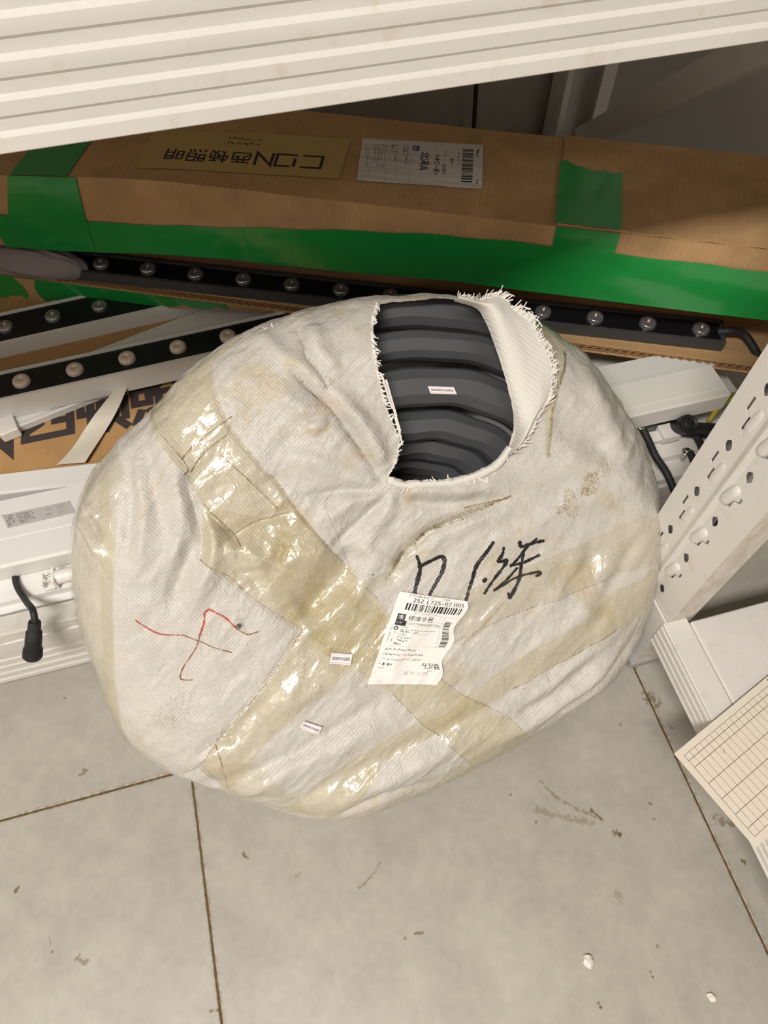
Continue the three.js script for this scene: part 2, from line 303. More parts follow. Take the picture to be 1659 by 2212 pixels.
  const boxy = (x, y, z) => { const g = new THREE.SphereGeometry(1, 28, 22), p = g.attributes.position, k = (v, e) => Math.sign(v) * Math.abs(v) ** e; for (let i = 0; i < p.count; i++) p.setXYZ(i, k(p.getX(i), 0.9) * x, k(p.getY(i), 0.55) * y, k(p.getZ(i), 0.9) * z); g.computeVertexNormals(); return g; };
  // punched tongues standing proud of the face
  for (let k = -1; k < 6; k++) {
    const yc = 0.252 + 0.0775 * k + 0.043;
    const a = boxy(0.0024, 0.0165, 0.0048); a.rotateX(0.1); P('punched_tongue', a.translate(0.409, yc + 0.0005, -0.2862));
    const b = boxy(0.0056, 0.0165, 0.0066); b.rotateX(0.22); P('punched_tongue', b.translate(0.4092, yc, -0.2605));
  }
  P('upright', mergeGeometries([boxAt(0.003, 1.888, 0.08, XF + 0.006, 0.956, Z1 - 0.04), boxAt(0.035, 1.888, 0.003, XF + 0.024, 0.956, Z1)]));
  for (const z of [Z0 - 0.05, Z1 - 0.04]) P('upright', mergeGeometries([boxAt(0.003, 1.888, 0.08, XB + 0.01, 0.956, z), boxAt(0.035, 1.888, 0.003, XB - 0.008, 0.956, z)]));
}

// ---------------------------------------------------------------- goods on the lower shelf
const DECK = 0.16;
// a white channel with a black recessed face and a row of lenses; local x along, y up, z across
function ledBar(name, label, group, p, yaw, x0, x1, width, height, lensX, lensMat, dark) {
  const t = thing(name, label, 'led bar', p, group); t.rotation.y = yaw;
  const w = width / 2, o = [[-w, 0], [w, 0], [w, height], [w - 0.004, height], [w - 0.004, height - 0.006], [-w + 0.004, height - 0.006], [-w + 0.004, height], [-w, height]];
  part('housing', prism(o, V3(x0, 0, 0), V3(x1, 0, 0), V3(0, 1, 0), 0.3), dark ? M.greyBar : M.alu, t);
  part('face_strip', boxAt(x1 - x0 - 0.004, 0.004, width - 0.0085, (x0 + x1) / 2, height - 0.004, 0, 0.0008), M.blackBar, t);
  for (const x of [x0, x1]) part('end_cap', boxAt(0.006, height + 0.001, width + 0.001, x, height / 2, 0, 0.0015), dark ? M.greyBar : M.alu, t);
  const prof = [[0, 0.0042], [0.0016, 0.0044], [0.0024, 0.0052], [0.0036, 0.0066], [0.0042, 0.0062], [0.0058, 0.0068], [0.0064, 0.0062], [0.008, 0.0064], [0.0086, 0.0057], [0.0102, 0.0054], [0.0112, 0.0038], [0.0116, 0]].map(([a, b]) => new THREE.Vector2(a, b));
  const lg = new THREE.LatheGeometry(prof, 32).translate(0, height - 0.002, 0), cg = new THREE.SphereGeometry(0.0019, 14, 8).scale(1, 0.6, 1).translate(0, height + 0.0026, 0);
  for (const x of lensX) { const l = part('lens', lg, lensMat, t); l.position.x = x; const c = part('led_chip', cg, M.ledChip, l); }
  return t;
}
M.ledChip = std({ color: sr(226, 196, 160), roughness: 0.4 });

// flat printed carton under the light bars
{
  const X0 = -0.95, X1 = 0.16, ZF = -0.612, ZB = -1.02, T = 0.175;
  const t = thing('carton', 'flat brown cardboard carton with large black characters lying under the two white light bars', 'carton', [(X0 + X1) / 2, DECK, (ZF + ZB) / 2]);
  const P = (n, g, m) => part(n, local(g, t), m, t);
  P('body', boxAt(X1 - X0, T - DECK - 0.0015, ZB - ZF < 0 ? ZF - ZB : 0, (X0 + X1) / 2, (T + DECK) / 2 - 0.0012, (ZF + ZB) / 2, 0.002), M.board);
  const print = canvasTex(2048, 756, (x, w, h) => {
    const id = x.createImageData(w, h); for (let j = 0; j < h; j++) for (let i = 0; i < w; i++) { const n = fbm(i / 60, j / 60, 4), k = 0.88 + 0.2 * n + 0.05 * vnoise(i / 2, j / 7), q = (j * w + i) * 4; id.data[q] = 176 * k; id.data[q + 1] = 137 * k; id.data[q + 2] = 90 * k; id.data[q + 3] = 255; } x.putImageData(id, 0, 0);
    const s = w / (X1 - X0), U = (X) => (X - X0) * s, Z = (z) => (z - ZB) * s;
    x.strokeStyle = '#3a3230'; x.lineCap = 'square'; x.lineJoin = 'miter';
    '西顿照明'.split('').forEach((c, i) => glyph(x, c, U(-0.318 + i * 0.0735), Z(-0.743), 0.066 * s, 0.08 * s, 0.0115 * s));
    x.lineWidth = 0.011 * s; // latin letters of the printed logo, cut corners
    const L = (pts) => { x.beginPath(); pts.forEach(([a, b]) => x.lineTo(U(a), Z(b))); x.stroke(); };
    L([[-0.385, -0.662], [-0.385, -0.73], [-0.335, -0.662], [-0.335, -0.73]]);
    L([[-0.45, -0.73], [-0.40, -0.73], [-0.40, -0.662], [-0.45, -0.662]]); L([[-0.45, -0.72], [-0.45, -0.675]]);
    L([[-0.47, -0.73], [-0.52, -0.73], [-0.52, -0.662], [-0.47, -0.662]]);
  });
  const top = quad(V3(X0, T, ZF), V3(X1, T, ZF), V3(X1, T, ZB), V3(X0, T, ZB)); P('printed_top', top, std({ map: print, bumpMap: boardBump, bumpScale: 0.0004, roughness: 0.85 }));
  // strapping band over the carton
  const b = quad(at(240, 850, 'y', 0.192), at(282, 826, 'y', 0.192), at(186, 1002, 'y', 0.178), at(122, 1006, 'y', 0.178), 6, 24, (s, q) => V3(0.003 * Math.sin(q * 5) * (1 - q), 0.004 * Math.sin(q * 7 + s), 0.002 * Math.sin(q * 9)));
  const st = new THREE.Mesh(b, new THREE.MeshPhysicalMaterial({ color: sr(214, 206, 190), roughness: 0.4, side: THREE.DoubleSide })); st.name = 'packing_strap'; st.castShadow = st.receiveShadow = true; scene.add(st);
  tag(st, 'narrow white plastic packing strap lying slack across the printed carton', 'strap');
}
// slanted plate under the lower light bar
{
  const A = at(30, 925, 'y', 0.186), B = at(330, 805, 'y', 0.186), d = B.clone().sub(A).normalize(), y0 = 0.1752;
  const p0 = A.clone().addScaledVector(d, 0.006), p1 = A.clone().addScaledVector(d, 0.42); p0.y = p1.y = y0;
  const t = thing('aluminium_rail', 'wide white aluminium rail lying aslant beneath the lower left light bar', 'rail', [p0.x, y0, p0.z]);
  const o = [[0, 0], [0, 0.009], [-0.003, 0.0105], [-0.006, 0.009], [-0.010, 0.009], [-0.012, 0.011], [-0.082, 0.011], [-0.085, 0.009], [-0.085, 0]];
  part('profile', local(prism(o, p0, p1, V3(0, 1, 0), 0.4), t), M.alu, t);
  const c = boxAt(0.024, 0.016, 0.03, 0, 0, 0, 0.002); c.rotateY(Math.atan2(-d.z, d.x)); const q = at(14, 918, 'y', 0.19); c.translate(q.x, 0.1835, q.z); part('end_clip', local(c, t), M.paintPlain, t);
}
const barGroup = 'white light bars with black lens faces';
{
  const a = at(46, 823, 'y', 0.222), b = at(492, 726, 'y', 0.222), yaw = -Math.atan2(b.z - a.z, b.x - a.x), s = b.distanceTo(a) / 4, lx = []; for (let k = -3; k <= 5; k++) lx.push(k * s);
  ledBar('light_bar', 'white light bar with pinkish lenses, nearest the sack and lowest at left', null, [a.x, 0.187, a.z], yaw, -0.25, 0.4, 0.052, 0.035, lx, lensPink);
  const c = at(10, 705, 'y', 0.203), e = at(214, 660, 'y', 0.203), yaw2 = -Math.atan2(e.z - c.z, e.x - c.x), s2 = e.distanceTo(c) / 2, l2 = []; for (let k = -4; k <= 4; k++) l2.push(k * s2);
  ledBar('light_bar', 'white light bar with clear lenses running in under the long green-taped carton', null, [c.x, 0.1752, c.z - 0.001], yaw2, -0.3, 0.42, 0.064, 0.026, l2, lensClear);
}
// plain housings along the shelf edge
function housing(name, label, outline, p0, p1, mat = M.alu, cat = 'housing') {
  const t = thing(name, label, cat, [(p0.x + p1.x) / 2, p0.y, (p0.z + p1.z) / 2]);
  part('profile', local(prism(outline, p0, p1, V3(0, 1, 0), 0.35), t), mat, t);
  return t;
}
housing('aluminium_rail', 'narrow white rail laid along the front edge of the printed carton', [[-0.0145, 0], [0.0145, 0], [0.0145, 0.031], [0.012, 0.034], [-0.0145, 0.034]], V3(-0.75, DECK, -0.647), V3(-0.09, DECK, -0.568), M.alu, 'rail');
{
  const t = housing('fixture_housing', 'white flat light housing with a grey rating label, left of the sack', [[-0.046, 0], [0.042, 0], [0.046, 0.004], [0.046, 0.027], [0.043, 0.03], [0.0105, 0.03], [0.0095, 0.0288], [0.0085, 0.03], [-0.046, 0.03]], V3(-0.78, 0.187, -0.507), V3(-0.01, 0.187, -0.507), M.alu);
  const lab = canvasTex(640, 128, (x, w, h) => {
    x.fillStyle = '#b9b6b2'; x.beginPath(); x.roundRect(0, 0, w, h, 18); x.fill();
    smallPrint(x, 14, 12, 90, 104, 5, '#3a3a3a'); smallPrint(x, 120, 14, 190, 96, 6, '#55534f', 0.8); smallPrint(x, 400, 20, 50, 30, 2, '#8a8783'); smallPrint(x, 380, 74, 60, 22, 2, '#4c4a47');
    x.strokeStyle = '#8a8783'; x.lineWidth = 3; x.strokeRect(500, 18, 90, 50); smallPrint(x, 508, 24, 80, 36, 3, '#8a8783'); smallPrint(x, 500, 84, 110, 14, 1, '#6b6966');
  });
  const y = 0.2174; part('rating_label', local(quad(at(17, 1141, 'y', y), at(164, 1107, 'y', y), at(150, 1082, 'y', y), at(4, 1113, 'y', y)), t), std({ map: lab, roughness: 0.45 }), t);
}
housing('fixture_housing', 'narrow white housing with grooves under the labelled one, left of the sack', [[-0.03, 0], [0.03, 0], [0.03, 0.014], [0.022, 0.016], [0.021, 0.025], [0.014, 0.0265], [-0.03, 0.0265]], V3(-0.78, DECK, -0.455), V3(-0.02, DECK, -0.455), M.alu);
{
  const t = housing('wrapped_bar', 'white bar in crinkled clear film on the shelf front edge, behind the black connector', [[-0.0115, 0], [0.0115, 0], [0.0115, 0.017], [0.009, 0.0195], [-0.0115, 0.0195]], V3(-0.78, DECK, -0.4075), V3(-0.16, DECK, -0.4075), M.paintPlain, 'bar');
  const g = new THREE.BoxGeometry(0.625, 0.0225, 0.0265, 220, 8, 8), p = g.attributes.position;
  for (let i = 0; i < p.count; i++) { const x = p.getX(i), y = p.getY(i), z = p.getZ(i), n = (ridged(x * 70, (y + z) * 90 + 3, 3) - 0.5) * 0.004; p.setXYZ(i, x, y + n * Math.sign(y), z + n * Math.sign(z)); }
  g.computeVertexNormals(); g.translate(-0.47, DECK + 0.012, -0.4075); part('plastic_film', local(g, t), M.film, t);
}
{ // small socket pieces in front of the labelled housing
  const t = thing('tube_lamp', 'white tube lamp end in a socket clip beside the sack', 'lamp', [-0.27, DECK + 0.0265, -0.447]);
  const c = new THREE.CylinderGeometry(0.0085, 0.0085, 0.2, 24).rotateZ(Math.PI / 2).translate(-0.172, 0.1965, -0.444); part('tube', local(c, t), M.paintPlain, t);
  part('socket', local(mergeGeometries([boxAt(0.004, 0.019, 0.02, -0.2735, 0.196, -0.444, 0.001), boxAt(0.012, 0.004, 0.02, -0.282, 0.1885, -0.444, 0.001), boxAt(0.003, 0.012, 0.006, -0.287, 0.194, -0.449, 0.001), boxAt(0.003, 0.012, 0.006, -0.287, 0.194, -0.439, 0.001)]), t), M.paintPlain, t);
  for (const z of [-0.4475, -0.4405]) part('pin', local(new THREE.CylinderGeometry(0.0011, 0.0011, 0.008, 10).rotateZ(Math.PI / 2).translate(-0.279, 0.197, z), t), M.steel, t);
}
{ // cable with a waterproof connector
  const p0 = at(34, 1256, 'y', 0.19), p1 = at(55, 1296, 'y', 0.197), p2 = at(72, 1322, 'z', -0.392), p3 = at(75, 1342, 'z', -0.384), p4 = at(70, 1420, 'z', -0.362);
  const t = thing('connector_cable', 'black cable with a barrel connector hanging over the shelf edge at left', 'cable', [p3.x, p3.y, p3.z]);
  const q = p0.clone(); q.z -= 0.06; q.y -= 0.002;
  part('cable', local(tube([q, p0, p1, p2, p3, p3.clone().lerp(p4, 0.2)], 0.0037, 60, 14), t), M.rubber, t);
  const ax = p4.clone().sub(p3), L = ax.length(), rot = new THREE.Quaternion().setFromUnitVectors(V3(0, 1, 0), ax.clone().normalize());
  const lathe = (pts) => new THREE.LatheGeometry(pts.map(([a, b]) => new THREE.Vector2(a, b * L)), 28).applyQuaternion(rot).translate(p3.x, p3.y, p3.z);
  part('sleeve', local(lathe([[0, 0], [0.0055, 0], [0.0066, 0.03], [0.0068, 0.2], [0.0072, 0.28], [0.0084, 0.3], [0.0086, 0.45]]), t), M.rubber, t);
  part('nut', local(lathe([[0.0084, 0.45], [0.0088, 0.46], [0.0088, 0.72], [0.0102, 0.76], [0.0106, 0.95], [0.009, 1.0], [0.0068, 1.0], [0.0062, 0.94], [0, 0.94]]), t), M.black, t);
}
// right-hand housings
{
  const t = housing('fixture_housing', 'white square-ended housing whose end shows between sack and slotted upright', [[-0.0255, 0], [0.0255, 0], [0.0255, 0.0265], [0.0235, 0.029], [0.0145, 0.029], [0.0138, 0.0283], [0.0131, 0.029], [-0.0255, 0.029]], V3(0.2, 0.221, -0.4785), V3(0.573, 0.221, -0.4785), M.paintPlain);
  part('end_cap', local(boxAt(0.003, 0.0285, 0.0505, 0.5745, 0.2355, -0.4785, 0.001), t), M.paintPlain, t);
}
housing('fixture_housing', 'shaded white housing under the torn corrugated edge, behind the square-ended one', [[-0.017, 0], [0.017, 0], [0.017, 0.068], [-0.017, 0.07]], V3(0.18, DECK, -0.54), V3(0.6, DECK, -0.536), M.alu);
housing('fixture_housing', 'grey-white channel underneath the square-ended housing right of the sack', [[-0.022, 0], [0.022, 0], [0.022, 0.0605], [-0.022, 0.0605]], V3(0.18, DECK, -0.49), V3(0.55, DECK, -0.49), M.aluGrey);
{
  const t = housing('fixture_housing', 'grooved white housing on the shelf edge crossed by a black cable', [[-0.028, 0], [0.03, 0], [0.03, 0.013], [0.022, 0.0135], [0.0215, 0.0125], [0.021, 0.0135], [0.006, 0.014], [0.005, 0.024], [-0.004, 0.0255], [-0.0045, 0.0245], [-0.005, 0.0255], [-0.016, 0.026], [-0.017, 0.034], [-0.028, 0.035]], V3(0.16, DECK, -0.4275), V3(0.6, DECK, -0.4275), M.paintPlain);
  part('end_cap', local(mergeGeometries([boxAt(0.024, 0.012, 0.022, 0.503, 0.2025, -0.447, 0.001), boxAt(0.05, 0.006, 0.016, 0.466, 0.1995, -0.447, 0.001)]), t), M.paintPlain, t);
}
const screwShape = new THREE.LatheGeometry([[0, 0.005], [0.003, 0.0046], [0.0046, 0.003], [0.005, 0.0008], [0.0062, 0.0006], [0.0062, 0], [0, 0]].map(([a, b]) => new THREE.Vector2(a, b)), 20);
[[1388, 916, 0.2215, 'steel screw at the upper end of the long black cable by the sack'], [1478, 886, 0.2225, 'bright steel screw just above the black swivel knob'], [1486, 972, 0.1975, 'steel screw below the black swivel knob, near the upright']].forEach(([u, v, y, l]) => {
  const p = at(u, v, 'y', y), t = thing('screw', l, 'screw', [p.x, y - 0.004, p.z]); part('head', screwShape, M.steel, t);
  part('shank', new THREE.CylinderGeometry(0.0028, 0.0028, y - DECK - 0.02, 10).translate(0, -(y - DECK - 0.02) / 2, 0), M.steel, t);
});
{
  const k = at(1484, 910, 'y', 0.226), t = thing('swivel_bracket', 'black swivel knob with an arm and cable, left of the slotted upright', 'bracket', [k.x, 0.2, k.z]);
  const c = new THREE.LatheGeometry([[0, 0.012], [0.005, 0.012], [0.006, 0.0105], [0.0085, 0.0105], [0.0095, 0.0125], [0.011, 0.012], [0.0125, 0.008], [0.0125, -0.02], [0, -0.02]].map(([a, b]) => new THREE.Vector2(a, b)), 28).rotateX(0.5).translate(k.x, 0.218, k.z);
  part('knob', local(c, t), M.black, t);
  const e = at(1560, 932, 'y', 0.21), q0 = k.clone().setY(0.21);
  part('arm', local(prism([[-0.008, -0.006], [0.008, -0.006], [0.009, 0.004], [0.006, 0.008], [-0.006, 0.008], [-0.009, 0.004]], q0, e, V3(0, 1, 0), 0.4), t), M.black, t);
  const f = at(1500, 938, 'y', 0.205), g = at(1522, 980, 'y', 0.202), h = at(1545, 1030, 'y', 0.198);
  part('cable', local(tube([q0, f, g, h], 0.0048, 30, 12), t), M.rubber, t);
}
[[[[1386, 922, 0.214], [1398, 946, 0.207], [1416, 985, 0.2], [1440, 1022, 0.188], [1458, 1066, 0.178], [1466, 1110, 0.15]], 0.0047, 'thick black cable curving down between the sack and the slotted upright', -0.38],
 [[[1490, 976, 0.196], [1500, 1000, 0.193], [1512, 1030, 0.187], [1530, 1070, 0.18]], 0.0045, 'short black cable leaving the lower steel screw', 0]].forEach(([pts, r, l]) => {
  const P = pts.map(([u, v, y]) => at(u, v, 'y', y)), t = thing('power_cable', l, 'cable', P[0].toArray()); part('sheath', local(tube(P, r, 50, 12), t), M.rubber, t);
});
[[[[1488, 884, 0.219], [1512, 876, 0.222], [1548, 862, 0.219], [1600, 850, 0.217]], 'upper yellow-green wire running under the white housing end'], [[[1530, 912, 0.212], [1545, 890, 0.219], [1562, 872, 0.221], [1592, 850, 0.219]], 'lower yellow-green wire bending up beside the black arm']].forEach(([pts, l]) => {
  const P = pts.map(([u, v, y]) => at(u, v, 'y', y)), t = thing('earth_wire', l, 'wire', P[0].toArray()); part('sheath', local(tube(P, 0.0034, 40, 10), t), M.wireYellow, t);
});

// ---------------------------------------------------------------- long open carton with green tape
const CY = 0.223, CTH = 25.5 * Math.PI / 180, CQ = at(560, 652, 'y', 0.235);
{
  const t = thing('carton', 'long brown carton bound with green tape, open along its front, holding a black light bar', 'carton', [CQ.x, CY, CQ.z]); t.rotation.y = -CTH;
  const S0 = -0.5, S1 = 0.72, D = 0.178;
  const foldY = (s) => 0.187 - 0.03 * smooth(-0.05, -0.5, s), botY = (s) => 0.084 + 0.009 * smooth(0, 0.3, s) - 0.028 * smooth(0, -0.4, s);
  const grid = (n, m, f) => { const g = new THREE.PlaneGeometry(1, 1, n, m), p = g.attributes.position, uv = g.attributes.uv; /* sheet over (0..1, 0..1) */ for (let i = 0; i < p.count; i++) { const a = uv.getX(i), b = uv.getY(i), q = f(a, b); p.setXYZ(i, ...q); } g.computeVertexNormals(); return g; };
  const metre = (g, ax) => planarUV(g, (x, y, z) => [x, ax === 'y' ? y : z]);
  const dent = (s, k) => 0.0018 * (fbm(s * 14 + 3, k * 9, 3) - 0.45);
  const slabOf = (f, th, n, m) => { // sheet with thickness th along its normal
    const a = grid(n, m, f), p = a.attributes.position, nn = a.attributes.normal, b = a.clone(), q = b.attributes.position;
    for (let i = 0; i < p.count; i++) q.setXYZ(i, p.getX(i) - nn.getX(i) * th, p.getY(i) - nn.getY(i) * th, p.getZ(i) - nn.getZ(i) * th);
    const ix = b.index.array; for (let i = 0; i < ix.length; i += 3) { const c = ix[i]; ix[i] = ix[i + 1]; ix[i + 1] = c; } b.computeVertexNormals();
    const rim = [], ring = []; for (let i = 0; i <= n; i++) ring.push(i); for (let j = 1; j <= m; j++) ring.push(j * (n + 1) + n); for (let i = n - 1; i >= 0; i--) ring.push(m * (n + 1) + i); for (let j = m - 1; j >= 0; j--) ring.push(j * (n + 1));
    for (let k = 0; k + 1 < ring.length; k++) for (const [src, id] of [[p, ring[k]], [p, ring[k + 1]], [q, ring[k]], [q, ring[k]], [p, ring[k + 1]], [q, ring[k + 1]]]) rim.push(src.getX(id), src.getY(id), src.getZ(id));
    const r = new THREE.BufferGeometry(); r.setAttribute('position', new THREE.Float32BufferAttribute(rim, 3)); r.setAttribute('uv', new THREE.Float32BufferAttribute(new Float32Array(rim.length / 3 * 2), 2)); r.computeVertexNormals();
    return mergeGeometries([a.toNonIndexed(), b.toNonIndexed(), r]);
  };
  part('top_panel', metre(slabOf((a, b) => { const s = S0 + (S1 - S0) * a; return [s, foldY(s) + dent(s, b * 3) * (b < 0.98 && b > 0.02 ? 1 : 0), -D * b]; }, 0.006, 120, 16)), M.board, t);
  part('front_flap', metre(slabOf((a, b) => { const s = S0 + (S1 - S0) * a, y = botY(s) + (foldY(s) - botY(s)) * b; return [s, y, 0.001 + dent(s, b * 2 + 7) + 0.004 * Math.sin(Math.PI * b)]; }, 0.006, 160, 16), 'y'), M.board, t);
  part('bottom_panel', boxAt(S1 - S0, 0.0012, D, (S0 + S1) / 2, 0.0006, -D / 2, 0.0004), M.board, t);
  part('inner_sheet', boxAt(S1 - S0, 0.0012, D, (S0 + S1) / 2, 0.0116, -D / 2, 0.0004), M.board, t);
  part('middle_sheet', boxAt(S1 - S0, 0.0009, D - 0.004, (S0 + S1) / 2, 0.006, -D / 2 - 0.0014, 0.0003), M.board, t);
  part('back_panel', boxAt(S1 - S0, 0.15, 0.006, (S0 + S1) / 2, 0.088, -D - 0.003), M.board, t);
  for (const s of [S0, S1]) part('end_panel', boxAt(0.006, 0.13, D, s, 0.08, -D / 2), M.board, t);
  // corrugation seen along the torn front edge, two flutes deep
  for (const [y0, ph] of [[0.0013, 0], [0.0067, 0.4]]) {
    const up = [], lo = [], pitch = 0.0115, n = Math.floor((S1 - S0) / pitch * 2);
    for (let k = 0; k < n; k++) { const s = S0 + (k + ph) * pitch / 2, y = y0 + (k % 2 ? 0.0042 : 0) + rr(-0.0003, 0.0003); up.push([s, y + 0.00035]); lo.push([s, y - 0.00035]); }
    const g = prism([...up, ...lo.reverse()].map(([s, y]) => [s, y]), V3(0, 0, 0.0006), V3(0, 0, -0.09), V3(0, 1, 0), 0.3);
    part('flute', g, M.boardPlain, t);
  }
  // torn lip hanging from the bottom sheet
  part('hanging_lip', metre(slabOf((a, b) => { const s = S0 + (S1 - S0) * a, L = 0.058 * smooth(0.1, -0.5, s) + 0.006 + 0.0025 * (fbm(s * 40, 1, 3) - 0.45); return [s, 0.0004 - L * (1 - b), 0.0015 - 0.004 * (1 - b)]; }, 0.0025, 160, 4), 'y'), M.board, t);
  const tapeOn = (name, f, n, m, mat = M.greenTape) => part(name, metre(grid(n, m, f), 'y'), mat, t);
  const frontZ = (s, b) => 0.0022 + dent(s, b * 2 + 7) + 0.004 * Math.sin(Math.PI * b);
  const onFront = (s, y, k) => { const b = (y - botY(s)) / (foldY(s) - botY(s)); return [s, y, frontZ(s, clamp(b, 0, 1)) + k]; };
  const tornTop = (s) => 0.113 + 0.05 * smooth(-0.35, 0.35, s) + 0.0008 * Math.sin(s * 60);
  tapeOn('tape', (a, b) => { const s = -0.36 + (S1 + 0.36) * a; return onFront(s, botY(s) - 0.0015 + (tornTop(s) - botY(s) + 0.0015) * b, 0.0004); }, 200, 8);
  tapeOn('tape', (a, b) => { const s = 0.381 + 0.072 * a; return onFront(s, tornTop(s) - 0.01 + (foldY(s) - tornTop(s) + 0.011) * b, 0.0008); }, 12, 8);
  tapeOn('tape', (a, b) => { const s = -0.352 + (0.13 - 0.035 * b) * a + 0.05 * b; return onFront(s, botY(s) + (foldY(s) - botY(s) + 0.001) * b, 0.0012); }, 12, 12);
  const onTop = (s, d, k) => [s, foldY(s) + dent(s, clamp(d / D, 0.021, 0.979) * 3) + k, -d];
  const topTape = (f, n, m) => part('tape', planarUV(grid(n, m, f), (x, y, z) => [x, z]), M.greenTape, t);
  topTape((a, b) => { const s = 0.378 + 0.075 * a; return onTop(s, -0.001 + (0.12 - 0.012 * smooth(0.1, 0.5, a) + 0.002 * Math.sin(a * 20)) * b, 0.0048); }, 14, 10);
  topTape((a, b) => { const s = -0.3 + 0.08 * a; return onTop(s, -0.001 + 0.15 * b, 0.0012); }, 10, 10);
  // lower front lip: old green tape with torn bits
  part('tape', metre(grid(90, 4, (a, b) => { const s = -0.48 + 0.43 * a, L = 0.058 * smooth(0.1, -0.5, s) + 0.006; return [s, 0.0004 - L * (1 - b) * (0.97 - 0.2 * vnoise(s * 60, 2)), 0.0022 - 0.004 * (1 - b)]; }), 'y'), M.greenTape, t);
  part('torn_patch', metre(grid(8, 6, (a, b) => [-0.36 + (a - 0.5) * (0.036 - 0.02 * Math.sin(Math.PI * b)), 0.0004 - 0.05 * (1 - b), 0.0028 - 0.004 * (1 - b)]), 'y'), M.board, t);
  // second layer of board round the right-hand end
  part('sleeve', metre(slabOf((a, b) => { const s = 0.381 + (S1 - 0.381) * a; return onTop(s, D * b, 0.0034 + 0.002 * Math.sin(a * 40 + b) * (1 - b) * a); }, 0.003, 60, 12)), M.board, t).position.y = 0;
  // printed yellow label, standing on its head from here
  const yl = canvasTex(1024, 342, (x, w, h) => {
    x.fillStyle = '#c0a468'; x.fillRect(0, 0, w, h); x.strokeStyle = '#2c2526'; x.lineCap = 'butt'; x.lineJoin = 'miter';
    const y0 = 0.2 * h, hh = 0.32 * h; x.lineWidth = 15;
    const L = (p) => { x.beginPath(); p.forEach(([a, b]) => x.lineTo(a, y0 + b * hh)); x.stroke(); };
    L([[210, 0.06], [110, 0.06], [110, 0.94], [210, 0.94]]); L([[245, 0.06], [245, 0.7]]); L([[237, 0.94], [338, 0.94], [338, 0.06], [262, 0.06]]); L([[360, 1], [360, 0.06], [440, 0.94], [440, 0]]);
    glyphs(x, '西顿照明', 468, y0, 96, hh, 11, 1.18);
    smallPrint(x, 440, y0 + hh * 1.5, 400, 26, 1, '#5e4c34', 1); smallPrint(x, 440, y0 + hh * 1.88, 400, 26, 1, '#5e4c34', 1);
  });
  const sheetQ = (A, B, C2, D2) => grid(60, 30, (p, q) => { const m = (k) => (A[k] * (1 - p) + B[k] * p) * (1 - q) + (D2[k] * (1 - p) + C2[k] * p) * q; return onTop(m(0), m(1), 0.0012); });
  // corners: text runs from right to left and its foot points to the back
  const lm = (map) => std({ map, roughness: 0.6 });
  part('printed_label', sheetQ([0.113, 0.124], [-0.143, 0.104], [-0.136, 0.02], [0.117, 0.04]), lm(yl), t);
  const sl = canvasTex(608, 1024, (x, w, h) => {
    x.fillStyle = '#d9d4cf'; x.fillRect(0, 0, w, h); x.strokeStyle = '#2b2a30'; x.fillStyle = '#2b2a30';
    smallPrint(x, 60, 28, 400, 34, 1, '#2b2a30', 1); smallPrint(x, 490, 28, 60, 24, 1, '#2b2a30', 1); barcode(x, 70, 80, 460, 92);
    smallPrint(x, 110, 190, 360, 26, 1, '#77736f', 1); glyphs(x, '普', 210, 232, 36, 44, 5); smallPrint(x, 256, 236, 110, 40, 1, '#4a474a', 1);
    x.font = 'bold 40px sans-serif'; smallPrint(x, 90, 300, 150, 26, 1, '#6b6869', 1); x.fillStyle = '#2b2a30'; x.fillText('04138-6', 300, 330);
    glyphs(x, '大', 170, 352, 44, 52, 6); smallPrint(x, 222, 356, 46, 46, 1, '#2b2a30', 1); glyphs(x, '汇一部', 272, 352, 44, 52, 6, 1.15); x.fillText('A', 425, 396);
    smallPrint(x, 50, 340, 26, 20, 1, '#4a474a', 1); smallPrint(x, 50, 386, 26, 20, 1, '#4a474a', 1);
    x.strokeStyle = '#2e2650'; x.fillStyle = '#2e2650'; glyphs(x, '北海', 150, 440, 92, 82, 11, 1.05); x.font = 'bold 96px sans-serif'; x.fillText('A', 345, 520); glyphs(x, '西', 60, 530, 80, 62, 10);
    x.strokeStyle = '#8b8783'; x.lineWidth = 2; for (const yy of [600, 700, 790, 930]) { x.beginPath(); x.moveTo(40, yy); x.lineTo(w - 40, yy); x.stroke(); }
    smallPrint(x, 60, 620, 320, 60, 2, '#6b6869'); smallPrint(x, 60, 716, 260, 60, 2, '#6b6869'); smallPrint(x, 60, 806, 400, 110, 4, '#8b8783'); smallPrint(x, 120, 950, 340, 40, 2, '#8b8783');
  });
  // label head to the right
  part('shipping_label', sheetQ([0.128, 0.128], [0.138, 0.04], [0.289, 0.051], [0.281, 0.141]), lm(sl), t);

  const g = thing('foam_pad', 'crumpled grey foam padding tucked into the left end of the green-taped carton', 'padding', [0, 0, 0]);
  const c0 = at(62, 548, 'y', 0.262); g.position.set(c0.x, 0.236, c0.z);
  const fo = new THREE.SphereGeometry(1, 60, 40), p = fo.attributes.position;
  for (let i = 0; i < p.count; i++) { const v = V3(p.getX(i), p.getY(i), p.getZ(i)), n = 1 + 0.28 * (fbm(v.x * 2.2 + 5, v.y * 2 + v.z * 3, 3) - 0.45) + 0.08 * (ridged(v.x * 4, v.z * 4, 2) - 0.5); p.setXYZ(i, v.x * 0.088 * n, Math.max(-0.001, v.y * 0.026 * n + 0.012), v.z * 0.024 * n); }
  fo.rotateY(-CTH); fo.computeVertexNormals(); part('pad', fo, M.foam, g);
}
